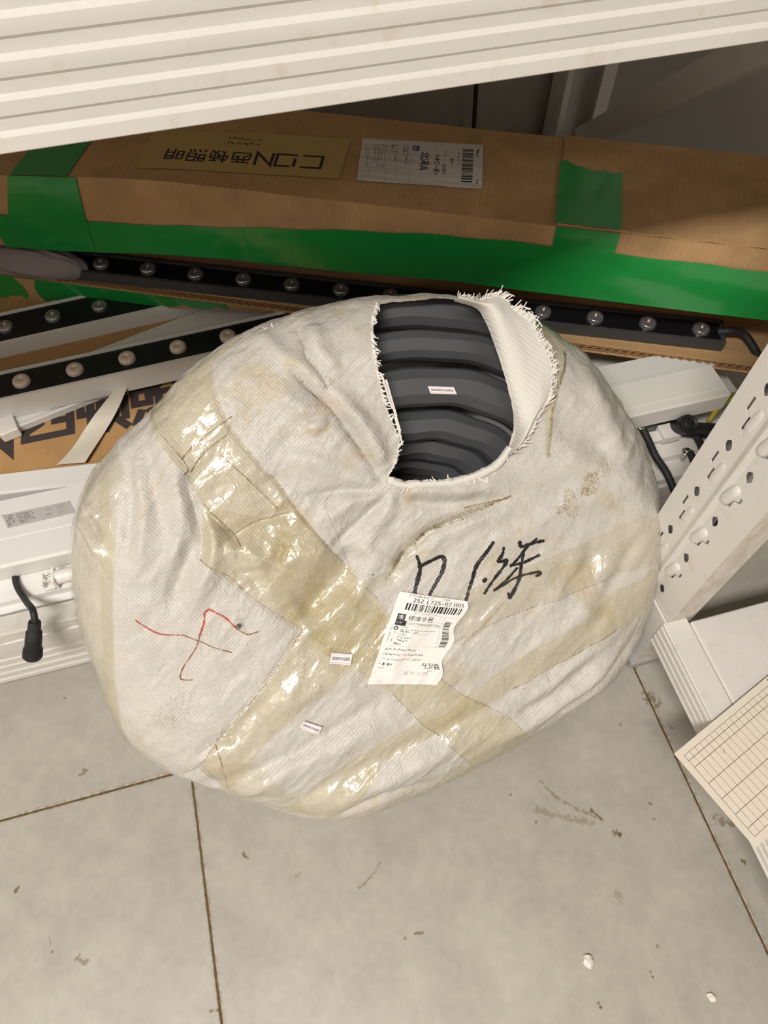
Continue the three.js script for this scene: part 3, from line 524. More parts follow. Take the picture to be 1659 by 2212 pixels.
{ // light bar lying inside the carton
  const a = at(220, 572, 'y', 0.255), b = at(1528, 711, 'y', 0.258), yaw = -Math.atan2(b.z - a.z, b.x - a.x), L = b.distanceTo(a), n = 12, lx = [];
  for (let k = 0; k <= n; k++) lx.push(L * k / n);
  const t = ledBar('light_bar', 'black light bar with clear lenses lying inside the open green-taped carton', null, [a.x - 0.002, 0.2355, a.z - 0.008], yaw, -0.14, L + 0.028, 0.042, 0.016, lx, lensClear, true);
  const e = at(1575, 715, 'y', 0.255), P = [e.clone().add(V3(-0.012, -0.004, -0.006)), e, at(1606, 722, 'y', 0.25), at(1634, 762, 'y', 0.236), at(1652, 800, 'y', 0.21)].map((q) => q.clone());
  const c = thing('power_cable', 'black cable leaving the right end of the light bar in the carton', 'cable', P[0].toArray()); part('sheath', local(tube(P, 0.0055, 40, 12), c), M.rubber, c);
}
{ // wire hanging on the wall at the back
  const P = [V3(0.46, 1.0, -1.1), V3(0.45, 0.7, -1.12), V3(0.452, 0.48, -1.13), V3(0.46, 0.36, -1.13), V3(0.47, 0.2, -1.13), V3(0.475, 0.165, -1.13)], t = thing('hanging_cable', 'thin black cable hanging down the wall behind the taped carton', 'cable', [0.46, 0.165, -1.13]);
  part('sheath', local(tube(P, 0.004, 50, 10), t), M.rubber, t);
}
// record sheet on the side rack
{
  const y = 0.156, A = at(1456, 1628, 'y', y), B = at(1659, 1460, 'y', y), C2 = at(1632, 1832, 'y', y), e = B.clone().sub(A).normalize(), f = C2.clone().sub(A).normalize(), w = 0.21, h = C2.distanceTo(A);
  const t = thing('record_sheet', 'cream paper form with a printed grid lying on the side rack and overhanging its edge', 'paper', [A.x, y, A.z]);
  const m = canvasTex(1400, 1400 * h / w | 0, (x, W2, H2) => {
    x.fillStyle = '#e5dccb'; x.fillRect(0, 0, W2, H2); x.strokeStyle = '#6d624e'; const u = W2 / w; // px per metre
    const l = 0.0075 * u, tp = 0.0075 * u, bt = H2 - 0.0075 * u, cols = [0, 0.0075, 0.0145, 0.032, 0.05, 0.0675, 0.085, 0.102, 0.119, 0.136, 0.153, 0.17, 0.187];
    // rows run along the short side, columns across
    const rows = 12, x1 = W2 - 0.006 * u, rowX = []; for (let k = 0; k <= 30; k++) { const q = l + k * 0.00775 * u; if (q < x1) rowX.push(q); }
    x.lineWidth = 3; x.strokeRect(l, tp, x1 - l, bt - tp);
    const colY = [0.0065, 0.0145, 0.034, 0.052, 0.07, 0.086].map((c) => tp + c * u);
    for (const yy of colY) { x.lineWidth = 4; x.beginPath(); x.moveTo(l, yy); x.lineTo(x1, yy); x.stroke(); }
    rowX.forEach((q, k) => { x.lineWidth = 2.2; x.beginPath(); x.moveTo(q, tp); x.lineTo(q, bt); x.stroke(); });
    smallPrint(x, 0.138 * u, tp + 4, 0.02 * u, 0.005 * u, 1, '#5b503e', 1);
    x.fillStyle = '#4a4236'; x.beginPath(); x.arc(0.146 * u, 0.0032 * u, 0.0011 * u, 0, 7); x.fill();
    x.lineWidth = 4; x.beginPath(); x.arc(l + 0.036 * u, tp + 0.02 * u, 14, -0.4, 1.6); x.stroke();
  });
  const P = (s, q, k) => A.clone().addScaledVector(e, s).addScaledVector(f, q).add(V3(0, k, 0));
  const bend = (s, q) => V3(0, 0.0012 * Math.sin(s * 3), 0);
  const top = quad(P(0, h, 0), P(w, h, 0), P(w, 0, 0), P(0, 0, 0), 20, 10, bend), bot = quad(P(w, h, -0.0006), P(0, h, -0.0006), P(0, 0, -0.0006), P(w, 0, -0.0006), 20, 10, (s, q) => bend(1 - s, q));
  part('printed_side', local(top, t), std({ map: m, roughness: 0.75 }), t); part('reverse_side', local(bot, t), M.paperPlain = std({ color: sr(226, 214, 192), roughness: 0.8 }), t);
}
// crumbs on the floor
[[1270, 2076, 0.0066, 'larger white crumb of foam on the floor tile, at lower right'], [1536, 2155, 0.0046, 'smaller flat white flake on the floor tile, nearest the lower right corner']].forEach(([u, v, r, l]) => {
  const p = at(u, v, 'y', 0), t = thing('crumb', l, 'crumb', [p.x, 0, p.z]), g = new THREE.IcosahedronGeometry(r, 3), q = g.attributes.position;
  for (let i = 0; i < q.count; i++) { const a = V3(q.getX(i), q.getY(i), q.getZ(i)), n = 0.5 + 1.2 * fbm(a.x * 190 + u, a.y * 200 + a.z * 240, 2); q.setXYZ(i, a.x * n * 0.9, Math.max(-r * 0.4, a.y * n * 0.6), a.z * n); }
  g.computeVertexNormals(); g.translate(0, r * 0.4, 0); part('flake', g, std({ color: sr(236, 232, 222), roughness: 0.8 }), t);
});

// ---------------------------------------------------------------- the sack leaning on the rack
const ALPHA = 42 * Math.PI / 180, TH = 0.072; // slope of the disc, half its thickness
const O = V3(0.075, 0.211, -0.364), E1 = V3(1, 0, 0), E2 = V3(0, Math.sin(ALPHA), -Math.cos(ALPHA)), EN = V3(0, Math.cos(ALPHA), Math.sin(ALPHA));
const disc = (a, b, w) => O.clone().addScaledVector(E1, a).addScaledVector(E2, b).addScaledVector(EN, w);
function onDisc(u, v, w) { // sight line through a pixel met with the plane at height w over the disc
  const d = rayOf(u, v), o = camera.position.clone().sub(O), t = (w - o.dot(EN)) / d.dot(EN), p = o.addScaledVector(d, t);
  return [p.dot(E1), p.dot(E2), d];
}
const pairs = (s) => s.trim().split(/\s+/).map((q) => q.split(',').map(Number));
// rim of the disc by direction, surveyed from the photograph's outline; the rim is a round of radius TH
const outline = pairs('900,632 985,641 1080,655 1150,690 1250,745 1330,850 1390,945 1420,1050 1428,1130 1421,1230 1402,1320 1372,1400 1333,1470 1250,1525 1150,1590 1050,1645 950,1695 850,1738 760,1763 690,1766 600,1746 490,1706 390,1668 320,1640 265,1590 235,1530 205,1450 180,1370 163,1290 160,1200 175,1090 205,1020 270,940 335,880 440,770 516,725 600,690 700,660 800,642');
const rimR = (() => {
  const raw = outline.map(([u, v]) => { const [a, b, d] = onDisc(u, v, 0), s = Math.hypot(a, b), rd = (d.dot(E1) * a + d.dot(E2) * b) / s, rn = d.dot(EN); return [Math.atan2(b, a), s - TH * Math.hypot(rd, rn) / Math.abs(rn)]; }).sort((p, q) => p[0] - q[0]);
  const N = 360, t = new Float64Array(N);
  for (let k = 0; k < N; k++) {
    const a = -Math.PI + k / N * 2 * Math.PI; let i = raw.findIndex((q) => q[0] > a); if (i < 0) i = 0;
    const hi = raw[i], lo = raw[(i + raw.length - 1) % raw.length]; let da = hi[0] - lo[0], x = a - lo[0]; if (da < 0) da += 2 * Math.PI; if (x < 0) x += 2 * Math.PI;
    t[k] = lo[1] + (hi[1] - lo[1]) * x / da;
  }
  const s = new Float64Array(N); for (let k = 0; k < N; k++) { let q = 0, w = 0; for (let j = -5; j <= 5; j++) { const g = Math.exp(-j * j / 9); q += g * t[(k + j + N) % N]; w += g; } s[k] = q / w; }
  return (a) => { const x = (a + Math.PI) / (2 * Math.PI) * N, i = Math.floor(x), f = x - i; return s[((i % N) + N) % N] * (1 - f) + s[((i + 1) % N + N) % N] * f; };
})();
// pixel -> unrolled sack coordinates (distance along the cloth from the middle of the front)
function toCloth(u, v) {
  let w = TH, a, b, r, k = 0;
  for (; k < 30; k++) { [a, b] = onDisc(u, v, w); r = Math.hypot(a, b); const rho = rimR(Math.atan2(b, a)), e = r - rho; w = 0.5 * w + 0.5 * (e <= 0 ? TH : Math.sqrt(Math.max(0, TH * TH - e * e))); }
  const rho = rimR(Math.atan2(b, a)), e = clamp(r - rho, 0, TH * 0.9999), s = r - rho > 0 ? rho + TH * Math.asin(e / TH) : r;
  return [a / r * s, b / r * s];
}
const cloth = (str) => pairs(str).map(([u, v]) => toCloth(u, v));
// distance to a polyline, with the position along it (0..1) and the side
function toLine(L, x, y) {
  let best = 1e9, al = 0, side = 1, run = 0;
  for (let i = 0; i + 1 < L.length; i++) {
    const [ax, ay] = L[i], [bx, by] = L[i + 1], dx = bx - ax, dy = by - ay, l2 = dx * dx + dy * dy, t = clamp(((x - ax) * dx + (y - ay) * dy) / l2, 0, 1), px = x - ax - dx * t, py = y - ay - dy * t, d = Math.hypot(px, py);
    if (d < best) { best = d; al = (i + t) / (L.length - 1); side = dx * (y - ay) - dy * (x - ax) > 0 ? 1 : -1; }
  }
  return [best, al, side];
}
function insidePoly(P, x, y) { let c = false; for (let i = 0, j = P.length - 1; i < P.length; j = i++) { const [a, b] = P[i], [d, e] = P[j]; if ((b > y) !== (e > y) && x < (d - a) * (y - b) / (e - b) + a) c = !c; } return c; }
function polyDist(P, x, y) { // positive inside
  let d = 1e9; for (let i = 0, j = P.length - 1; i < P.length; j = i++) { const [a, b] = P[j], [c, e] = P[i], dx = c - a, dy = e - b, t = clamp(((x - a) * dx + (y - b) * dy) / (dx * dx + dy * dy || 1e-12), 0, 1); d = Math.min(d, Math.hypot(x - a - dx * t, y - b - dy * t)); }
  return insidePoly(P, x, y) ? d : -d;
}
const boxOf = (P, m) => [Math.min(...P.map((q) => q[0])) - m, Math.max(...P.map((q) => q[0])) + m, Math.min(...P.map((q) => q[1])) - m, Math.max(...P.map((q) => q[1])) + m];
// folds: [pixels, width m, height m (negative = valley), step m]
const FOLDS = [
  ['622,790 668,838 716,880 770,955 822,1030', 0.006, -0.005, 0.004], ['640,770 690,822 742,862 800,930 838,1000', 0.009, 0.005, 0],
  ['648,705 664,770 700,815 715,850', 0.006, -0.004, 0.002], ['668,700 690,760 730,800', 0.01, 0.004, 0], ['740,880 770,900 805,960 830,1010', 0.007, 0.004, 0],
  ['560,720 600,760 640,800', 0.008, 0.003, 0], ['600,850 650,880 690,905 660,930', 0.010, 0.005, 0], ['650,905 700,900 720,915', 0.005, -0.003, 0],
  ['832,1052 760,1030 690,1000 620,985', 0.010, 0.004, 0], ['832,1060 740,1062 660,1075', 0.006, -0.004, 0], ['836,1064 760,1085 700,1130', 0.009, 0.005, 0], ['842,1068 800,1110 745,1165 715,1190', 0.006, -0.0045, 0], ['850,1066 835,1110 800,1165 772,1215', 0.010, 0.005, 0],
  ['860,1062 930,1062 1010,1060 1090,1045', 0.011, 0.006, 0], ['868,1080 940,1090 1010,1085 1060,1075', 0.008, -0.006, 0], ['1105,1072 1010,1112 930,1148 880,1195 848,1250', 0.006, -0.004, 0.003], ['1110,1095 1020,1130 950,1165 900,1215', 0.012, 0.004, 0],
  ['780,1180 740,1250 690,1300 640,1330', 0.020, -0.008, 0], ['830,1190 800,1235 770,1290 700,1350', 0.014, 0.005, 0], ['560,1190 620,1210 700,1200 760,1190', 0.014, 0.004, 0],
  ['402,1030 425,1110 440,1160 436,1225', 0.007, -0.005, 0.001], ['380,1010 396,1090 400,1160 372,1240', 0.011, 0.005, 0], ['452,1120 462,1170 452,1230 420,1300', 0.010, 0.006, 0], ['412,1150 398,1220 366,1300', 0.008, -0.006, 0],
  ['480,1190 520,1180 548,1200 560,1235', 0.010, 0.005, 0], ['500,1245 540,1240 556,1270', 0.006, -0.003, 0], ['440,1095 500,1150 530,1185', 0.006, -0.003, 0.002], ['470,1180 545,1130 640,1105', 0.007, -0.003, 0.001],
  ['545,1055 600,1035 640,1045', 0.008, -0.003, 0], ['340,910 372,1000 392,1050', 0.012, 0.004, 0], ['318,960 330,1060 350,1140', 0.009, -0.003, 0], ['276,990 284,1080 280,1200', 0.008, -0.003, 0], ['300,1000 312,1090 302,1230', 0.010, 0.003, 0],
  ['186,1100 205,1135 214,1160', 0.004, -0.004, 0.001], ['180,1120 196,1160 222,1205', 0.006, 0.004, 0], ['196,1095 218,1120', 0.005, 0.003, 0],
  ['1090,1595 1180,1545 1260,1490 1330,1430', 0.012, 0.005, 0], ['1110,1560 1200,1500 1290,1430', 0.010, -0.005, 0], ['1130,1530 1210,1462 1270,1400 1330,1340', 0.013, 0.005, 0], ['1190,1560 1270,1500 1330,1445 1372,1385', 0.009, -0.004, 0], ['1170,1470 1230,1430 1300,1375', 0.008, -0.004, 0],
  ['1150,1420 1230,1362 1290,1300', 0.014, 0.004, 0], ['1230,1340 1290,1270 1330,1200', 0.012, 0.004, 0], ['1300,1290 1340,1230 1370,1160', 0.010, -0.003, 0], ['1215,1290 1260,1225 1290,1180', 0.010, -0.004, 0], ['1190,1310 1240,1250 1250,1190', 0.012, 0.004, 0],
  ['470,1690 560,1665 660,1620 740,1570 820,1520', 0.010, -0.004, 0], ['500,1710 620,1660 740,1610 840,1560', 0.014, 0.005, 0], ['620,1735 720,1690 830,1640 940,1590 1050,1530', 0.010, -0.004, 0], ['680,1752 780,1710 880,1665 990,1610', 0.011, 0.004, 0], ['720,1760 830,1715 930,1690', 0.006, -0.003, 0],
  ['480,1600 520,1560 560,1530', 0.010, -0.003, 0], ['420,1640 470,1600 510,1590', 0.007, -0.004, 0.001], ['392,1672 430,1655 490,1704', 0.008, -0.003, 0.001], ['560,1560 640,1500 720,1470 790,1480', 0.016, 0.004, 0],
  ['1210,980 1260,1010 1330,1030 1400,1060', 0.016, 0.004, 0], ['1190,900 1250,930 1330,990', 0.014, -0.004, 0], ['1260,800 1310,900 1350,1010', 0.014, 0.004, 0], ['1150,1130 1220,1090 1290,1070 1370,1080', 0.014, 0.003, 0], ['1020,1190 1100,1160 1200,1150', 0.012, 0.003, 0],
  ['455,785 474,878 502,930 565,1007 600,1042 645,1105 700,1170 767,1248', 0.003, -0.0012, 0.0016], ['432,1210 498,1250 548,1296 654,1366 588,1459 538,1522 498,1568 432,1654', 0.003, -0.001, 0.0012],
].map(([s, w, h, st]) => { const L = cloth(s); return { L, w, h, st, box: boxOf(L, w * 3) }; });
const HOLE = cloth('822,653 850,649 990,651 1031,670 1045,690 1071,752 1094,825 1111,892 1112,930 1100,965 1070,1000 1030,1022 960,1036 880,1042 836,1030 860,985 864,950 835,880 822,830 810,760 806,700');
const holeBox = boxOf(HOLE, 0.03);
function relief(U, Vv) {
  let h = 0;
  for (const f of FOLDS) {
    const b = f.box; if (U < b[0] || U > b[1] || Vv < b[2] || Vv > b[3]) continue;
    const [d, al, side] = toLine(f.L, U, Vv); if (d > f.w * 3) continue;
    const ends = smooth(0, 0.18, al) * smooth(1, 0.82, al), g = Math.exp(-(d * d) / (f.w * f.w));
    h += 1.35 * f.h * g * (0.35 + 0.65 * ends) + 1.3 * f.st * side * Math.exp(-d / (f.w * 1.1)) * ends;
  }
  // slack of the cloth, stretched along the wrapping direction
  const a = U * 0.80 + Vv * 0.6, b = -U * 0.6 + Vv * 0.8;
  h += 0.008 * (fbm(a * 9 + 3, b * 17 + 11, 4) - 0.46) + 0.0042 * (ridged(a * 22 + 8, b * 44, 3) - 0.55) + 0.0007 * (ridged(U * 70 + 2, Vv * 70, 3) - 0.5);
  // the middle of the coil is hollow
  const rc = Math.hypot(U, Vv + 0.0); h -= 0.016 * Math.exp(-((rc / 0.085) ** 2));
  return h;
}
function bare(U, Vv) { // undisplaced surface and its outward direction
  const s = Math.hypot(U, Vv) || 1e-6, c = U / s, q = Vv / s, rho = rimR(Math.atan2(Vv, U));
  if (s <= rho) return [c * s, q * s, TH, 0, 0, 1];
  const f = (s - rho) / TH, a = Math.min(f, Math.PI), r = rho + TH * Math.sin(a) - (f > Math.PI ? s - rho - Math.PI * TH : 0);
  return [c * r, q * r, TH * Math.cos(a), c * Math.sin(a), q * Math.sin(a), Math.cos(a)];
}
function surf(U, Vv) {
  const [a, b, w, na, nb, nw] = bare(U, Vv), h = relief(U, Vv) * (nw < 0 ? Math.max(0.15, 1 + nw) : 1);
  const p = disc(a + na * h, b + nb * h, w + nw * h); if (p.y < 0.0012) p.y = 0.0012 + 0.0004 * vnoise(U * 90, Vv * 90);
  const rest = p.z < -0.46 ? 0.2185 : p.z < -0.388 ? 0.182 : 0; if (nw < 0 && p.y < rest) p.y = rest; return p; // lies on the beam and the goods behind it
}
const UVS = 0.86;
const skin = (() => { // polar grid over the whole sack
  const N = 760, M1 = 300, M2 = 70, pos = [], uv = [], cl = [], idx = [];
  for (let j = 0; j <= M1 + M2; j++) for (let i = 0; i < N; i++) {
    const th = i / N * 2 * Math.PI, rho = rimR(Math.atan2(Math.sin(th), Math.cos(th))), end = rho + TH * Math.PI * 0.56, full = rho + TH * Math.PI + rho * 0.98;
    const s = j <= M1 ? 0.0008 + (end - 0.0008) * j / M1 : end + (full - end) * (j - M1) / M2, U = Math.cos(th) * s, Q = Math.sin(th) * s, p = surf(U, Q);
    pos.push(p.x, p.y, p.z); cl.push(U, Q); uv.push(U / UVS + 0.5, Q / UVS + 0.5);
  }
  for (let j = 0; j < M1 + M2; j++) for (let i = 0; i < N; i++) { const a = j * N + i, b = j * N + (i + 1) % N, c = a + N, d = b + N; idx.push(a, c, b, b, c, d); }
  const g = new THREE.BufferGeometry(); g.setAttribute('position', new THREE.Float32BufferAttribute(pos, 3)); g.setIndex(idx); g.computeVertexNormals();
  return { pos, uv, cl, idx, nrm: g.attributes.normal.array, count: cl.length / 2, front: M1 * N * 6 };
})();
// part of the skin where f > 0, cut along f = 0, lifted by off
function cutSkin(f, off, frontOnly, box) {
  const F = new Float32Array(skin.count);
  for (let i = 0; i < skin.count; i++) { const U = skin.cl[2 * i], Q = skin.cl[2 * i + 1]; F[i] = box && (U < box[0] || U > box[1] || Q < box[2] || Q > box[3]) ? -1 : f(U, Q); }
  const P = [], Nn = [], T = [], I = [], map = new Map();
  const put = (a, b, t) => {
    const key = b < 0 ? a : -(Math.min(a, b) * 400000 + Math.max(a, b)) - 1; let k = map.get(key); if (k !== undefined) return k;
    k = P.length / 3; map.set(key, k); const m = (A, w, c) => b < 0 ? A[a * w + c] : A[a * w + c] * (1 - t) + A[b * w + c] * t;
    const o = typeof off === 'function' ? off(m(skin.cl, 2, 0), m(skin.cl, 2, 1)) : off;
    for (let c = 0; c < 3; c++) { const n = m(skin.nrm, 3, c); P.push(m(skin.pos, 3, c) + n * o); Nn.push(n); } for (let c = 0; c < 2; c++) T.push(m(skin.uv, 2, c)); return k;
  };
  const end = frontOnly ? skin.front : skin.idx.length;
  for (let q = 0; q < end; q += 3) {
    const t = [skin.idx[q], skin.idx[q + 1], skin.idx[q + 2]], s = t.map((i) => F[i] > 0); if (!s[0] && !s[1] && !s[2]) continue;
    if (s[0] && s[1] && s[2]) { I.push(put(t[0], -1), put(t[1], -1), put(t[2], -1)); continue; }
    const poly = []; for (let e = 0; e < 3; e++) { const a = t[e], b = t[(e + 1) % 3]; if (s[e]) poly.push(put(a, -1)); if (s[e] !== s[(e + 1) % 3]) { const lo = Math.min(a, b), hi = Math.max(a, b); poly.push(put(lo, hi, F[lo] / (F[lo] - F[hi]))); } }
    for (let k = 1; k + 1 < poly.length; k++) I.push(poly[0], poly[k], poly[k + 1]);
  }
  const g = new THREE.BufferGeometry(); g.setAttribute('position', new THREE.Float32BufferAttribute(P, 3)); g.setAttribute('normal', new THREE.Float32BufferAttribute(Nn, 3)); g.setAttribute('uv', new THREE.Float32BufferAttribute(T, 2)); g.setIndex(I);
  if (typeof off === 'function') g.computeVertexNormals(); return g;
}
const inHole = (U, Q) => U < holeBox[0] || U > holeBox[1] || Q < holeBox[2] || Q > holeBox[3] ? -0.03 : polyDist(HOLE, U, Q) + 0.0016 * (fbm(U * 420, Q * 420, 2) - 0.45);

// cloth print: weave colour, stains, marker writing
const CN = 2048, toCan = ([U, Q]) => [(U / UVS + 0.5) * CN, (0.5 - Q / UVS) * CN];
const clothMap = canvasTex(CN, CN, (x, w, h) => {
  const id = x.createImageData(w, h);
  for (let j = 0; j < h; j++) for (let i = 0; i < w; i++) {
    const a = fbm(i / 170, j / 170, 5), b = fbm(i / 36 + 9, j / 36, 4), c = fbm(i / 7, j / 7 + 4, 2), q = (j * w + i) * 4;
    const stain = smooth(0.56, 0.72, a * 0.65 + b * 0.4) * (0.4 + 0.9 * c), k = 0.965 + 0.05 * (b - 0.45) + 0.05 * (c - 0.4);
    id.data[q] = 209 * k - 14 * stain; id.data[q + 1] = 204 * k - 21 * stain; id.data[q + 2] = 196 * k - 38 * stain; id.data[q + 3] = 255;
  }
  x.putImageData(id, 0, 0);
  const C = (s) => cloth(s).map(toCan);
  const stroke = (s, width, col, rough = 0.25) => { // pen on coarse weave: many short dabs of uneven width
    const P = new THREE.SplineCurve(C(s).map(([a, b]) => new THREE.Vector2(a, b))), L = P.getLength(), n = Math.ceil(L / 1.3); x.fillStyle = col;
    for (let k = 0; k <= n; k++) { const p = P.getPoint(k / n), t = k / n, wd = width * (0.75 + rough * (2 * vnoise(k * 0.31, width * 7 + L) - 1) + 0.25 * Math.sin(Math.PI * t)); x.beginPath(); x.arc(p.x + rr(-0.3, 0.3), p.y + rr(-0.3, 0.3), wd / 2, 0, 7); x.fill(); }
  };
  const blot = (u, v, rx, ry, col, n, al) => { const [cx, cy] = toCan(toCloth(u, v)); x.fillStyle = col; for (let k = 0; k < n; k++) { const a = rnd() * 6.28, r = Math.sqrt(rnd()) * (0.55 + 0.6 * vnoise(a * 2, u)); x.globalAlpha = al * (0.4 + rnd()); x.beginPath(); x.arc(cx + Math.cos(a) * rx * r, cy + Math.sin(a) * ry * r, rr(0.7, 2.2), 0, 7); x.fill(); } x.globalAlpha = 1; };
  const trail = (s, width, col, n, al) => { const P = new THREE.SplineCurve(C(s).map(([a, b]) => new THREE.Vector2(a, b))); x.fillStyle = col; for (let k = 0; k < n; k++) { const t = rnd(), p = P.getPoint(t); x.globalAlpha = al * rnd() * (0.3 + 1.2 * vnoise(t * 24, n)); x.beginPath(); x.arc(p.x + (rnd() + rnd() - 1) * width, p.y + (rnd() + rnd() - 1) * width, rr(0.5, 1.5), 0, 7); x.fill(); } x.globalAlpha = 1; };
  // brown grime
  blot(1273, 1040, 24, 34, '#86704a', 420, 0.26); blot(1262, 1062, 20, 14, '#84703f', 160, 0.3); blot(1228, 1088, 24, 40, '#8a7a58', 420, 0.22); blot(1300, 1010, 22, 40, '#9a865c', 260, 0.15); blot(1210, 1100, 20, 14, '#8a7a58', 120, 0.25); blot(1195, 1165, 40, 30, '#b89a62', 260, 0.14); blot(1200, 1215, 30, 30, '#b48f5a', 200, 0.12);
  blot(1340, 1190, 40, 34, '#a08a58', 260, 0.14); blot(380, 1540, 60, 60, '#8d8372', 300, 0.16); blot(355, 1560, 40, 30, '#8d8372', 200, 0.2); blot(1330, 900, 40, 70, '#b0a07c', 500, 0.12); blot(700, 880, 60, 30, '#c29a66', 500, 0.14); blot(690, 930, 40, 16, '#b98d58', 300, 0.14); blot(630, 930, 60, 20, '#8f7a5c', 240, 0.16);
  blot(1250, 980, 60, 60, '#b7a57e', 600, 0.12); blot(1140, 1050, 60, 20, '#b7a57e', 200, 0.14);
  trail('1221,758 1218,800 1205,840 1196,880 1190,930 1183,986', 7, '#5d4d30', 1500, 0.42); trail('1219,760 1222,790 1206,840', 3, '#3f3524', 260, 0.6); trail('1105,1071 1050,1098 980,1130 930,1150 900,1180 855,1238', 4, '#5b4428', 900, 0.5); trail('1104,1073 1070,1085 1010,1100', 2, '#6a4a24', 300, 0.6); trail('855,1238 838,1262', 4, '#6b5636', 120, 0.5);
  trail('376,990 330,1060 306,1120', 6, '#c19a52', 420, 0.35); trail('310,1040 280,1200', 10, '#cdb47e', 300, 0.25); trail('1000,1394 1045,1350 1100,1290', 3, '#9d7c4a', 260, 0.5); trail('1010,1290 1100,1250 1200,1215', 4, '#b08f5a', 240, 0.3);
  for (let k = 0; k < 200; k++) { const [a, b] = [rr(0.14, 0.86) * w, rr(0.14, 0.86) * h]; x.strokeStyle = '#6c6250'; x.globalAlpha = rr(0.12, 0.5); x.lineWidth = rr(0.5, 1.1); x.beginPath(); x.moveTo(a, b); x.lineTo(a + rr(-16, 16), b + rr(-20, 20)); x.stroke(); } x.globalAlpha = 1;
  for (const e of ['455,785 474,878 502,930 565,1007 600,1042 645,1105 700,1170 767,1248 820,1300', '432,1210 498,1250 548,1296 654,1366', '330,878 393,990 400,1025', '654,1366 588,1459 538,1522 498,1568 465,1611 432,1654', '850,1502 915,1567 983,1621 1045,1661', '947,1462 1001,1502 1052,1527 1114,1563 1157,1592', '440,1090 500,1150 520,1180', '412,1020 440,980 490,940', '960,1400 1080,1340 1215,1290 1330,1240', '1110,1490 1250,1410 1330,1360', '465,1611 480,1650 494,1704', '395,990 420,960 500,900', '480,985 540,1040 600,1100']) { trail(e, 0.9, '#6f5f44', 420, 0.55); trail(e, 2.4, '#8d7a56', 120, 0.3); }
  // black marker
  const K = '#211d1d';
  stroke('904,1205 912,1232 907,1258 900,1284 899,1300', 10.5, K, 0.3); stroke('910,1229 935,1215 956,1206 964,1214 958,1240 944,1266 931,1288', 10, K, 0.3);
  stroke('1065,1170 1048,1198 1030,1226 1021,1258 1012,1286 1007,1302', 9, K, 0.35); stroke('1046,1255 1050,1252', 12, K, 0.1);
  stroke('1088,1183 1086,1196 1077,1214 1096,1211 1086,1228 1066,1254 1048,1282', 8.5, K, 0.4);
  stroke('1121,1170 1125,1180 1134,1179 1153,1172 1172,1168', 10, K, 0.4); stroke('1156,1164 1140,1180 1122,1205 1104,1224', 7.5, K, 0.4); stroke('1103,1222 1132,1216 1166,1199', 7.5, K, 0.4); stroke('1132,1190 1127,1224 1121,1254 1103,1290 1099,1283', 9, K, 0.4); stroke('1118,1228 1094,1254 1069,1276 1112,1250 1158,1236 1167,1239 1158,1244', 7, K, 0.4);
  // red chalk mark
  const Rd = '#a8503f', Rb = '#84583c';
  stroke('293,1340 312,1354 346,1370 395,1372', 3.6, Rd, 0.5); stroke('395,1372 432,1386 460,1398 502,1411', 3, Rb, 0.5); stroke('452,1317 442,1326 441,1343 432,1372', 4.8, Rd, 0.5); stroke('432,1372 422,1402 396,1442 389,1465 396,1470 415,1470', 3, Rb, 0.5); stroke('452,1317 485,1334 512,1360', 5, '#b55f50', 0.5); stroke('512,1360 531,1371 545,1370 558,1365', 3, Rb, 0.5);
  blot(516, 1353, 9, 7, '#3a3634', 60, 0.7); for (let k = 0; k < 9; k++) { const [a, b] = toCan(toCloth(512 + k * 1.5, 1336)); x.strokeStyle = '#8b8680'; x.lineWidth = 0.8; x.globalAlpha = 0.5; x.beginPath(); x.moveTo(a, b); x.lineTo(a + 2, b + 40); x.stroke(); } x.globalAlpha = 1;
});
clothMap.wrapS = clothMap.wrapT = THREE.ClampToEdgeWrapping;
// woven ribbons: a 6 x 6 mm tile of over and under
const weaveN = (() => {
  const N = 128, h = (x, y) => { const i = Math.floor(x * 2), j = Math.floor(y * 2), a = x * 2 - i, b = y * 2 - j, over = (i + j) & 1, q = over ? Math.sqrt(Math.max(0, 1 - (2 * b - 1) ** 2)) : Math.sqrt(Math.max(0, 1 - (2 * a - 1) ** 2)), l = over ? Math.sin(Math.PI * a) : Math.sin(Math.PI * b); return 0.5 * q + 0.6 * l; };
  const t = dataTex(N, N, (x, y, c) => { const e = 1 / N, X = x / N, Y = y / N, w = (k) => ((k % 1) + 1) % 1, dx = h(w(X + e), Y) - h(w(X - e), Y), dy = h(X, w(Y + e)) - h(X, w(Y - e)), n = V3(-dx * 4, -dy * 4, 1).normalize(); c[0] = 127.5 + 127.5 * n.x; c[1] = 127.5 + 127.5 * n.y; c[2] = 127.5 + 127.5 * n.z; });
  t.repeat.set(UVS / 0.0062, UVS / 0.0062); t.rotation = 0.5; return t;
})();
const crinkle = dataTex(1024, 1024, (x, y, c) => { const a = fbm(x / 40, y / 40, 2) * 3; c[0] = c[1] = c[2] = 40 + 190 * ridged(x / 30 + a, y / 52 + a, 5); });
crinkle.repeat.set(3, 3);
M.cloth = phys({ map: clothMap, normalMap: weaveN, normalScale: new THREE.Vector2(0.8, 0.8), bumpMap: crinkle, bumpScale: 0.0011, roughness: 0.44, side: THREE.DoubleSide });
M.lining = phys({ color: sr(226, 222, 214), normalMap: weaveN, normalScale: new THREE.Vector2(0.7, 0.7), roughness: 0.6, side: THREE.DoubleSide });
M.fibre = std({ color: sr(232, 228, 220), roughness: 0.5, side: THREE.DoubleSide });
M.tape = phys({ color: sr(253, 251, 242), roughness: 0.15, transmission: 1, thickness: 0, bumpMap: crinkle, bumpScale: 0.0006, side: THREE.DoubleSide });
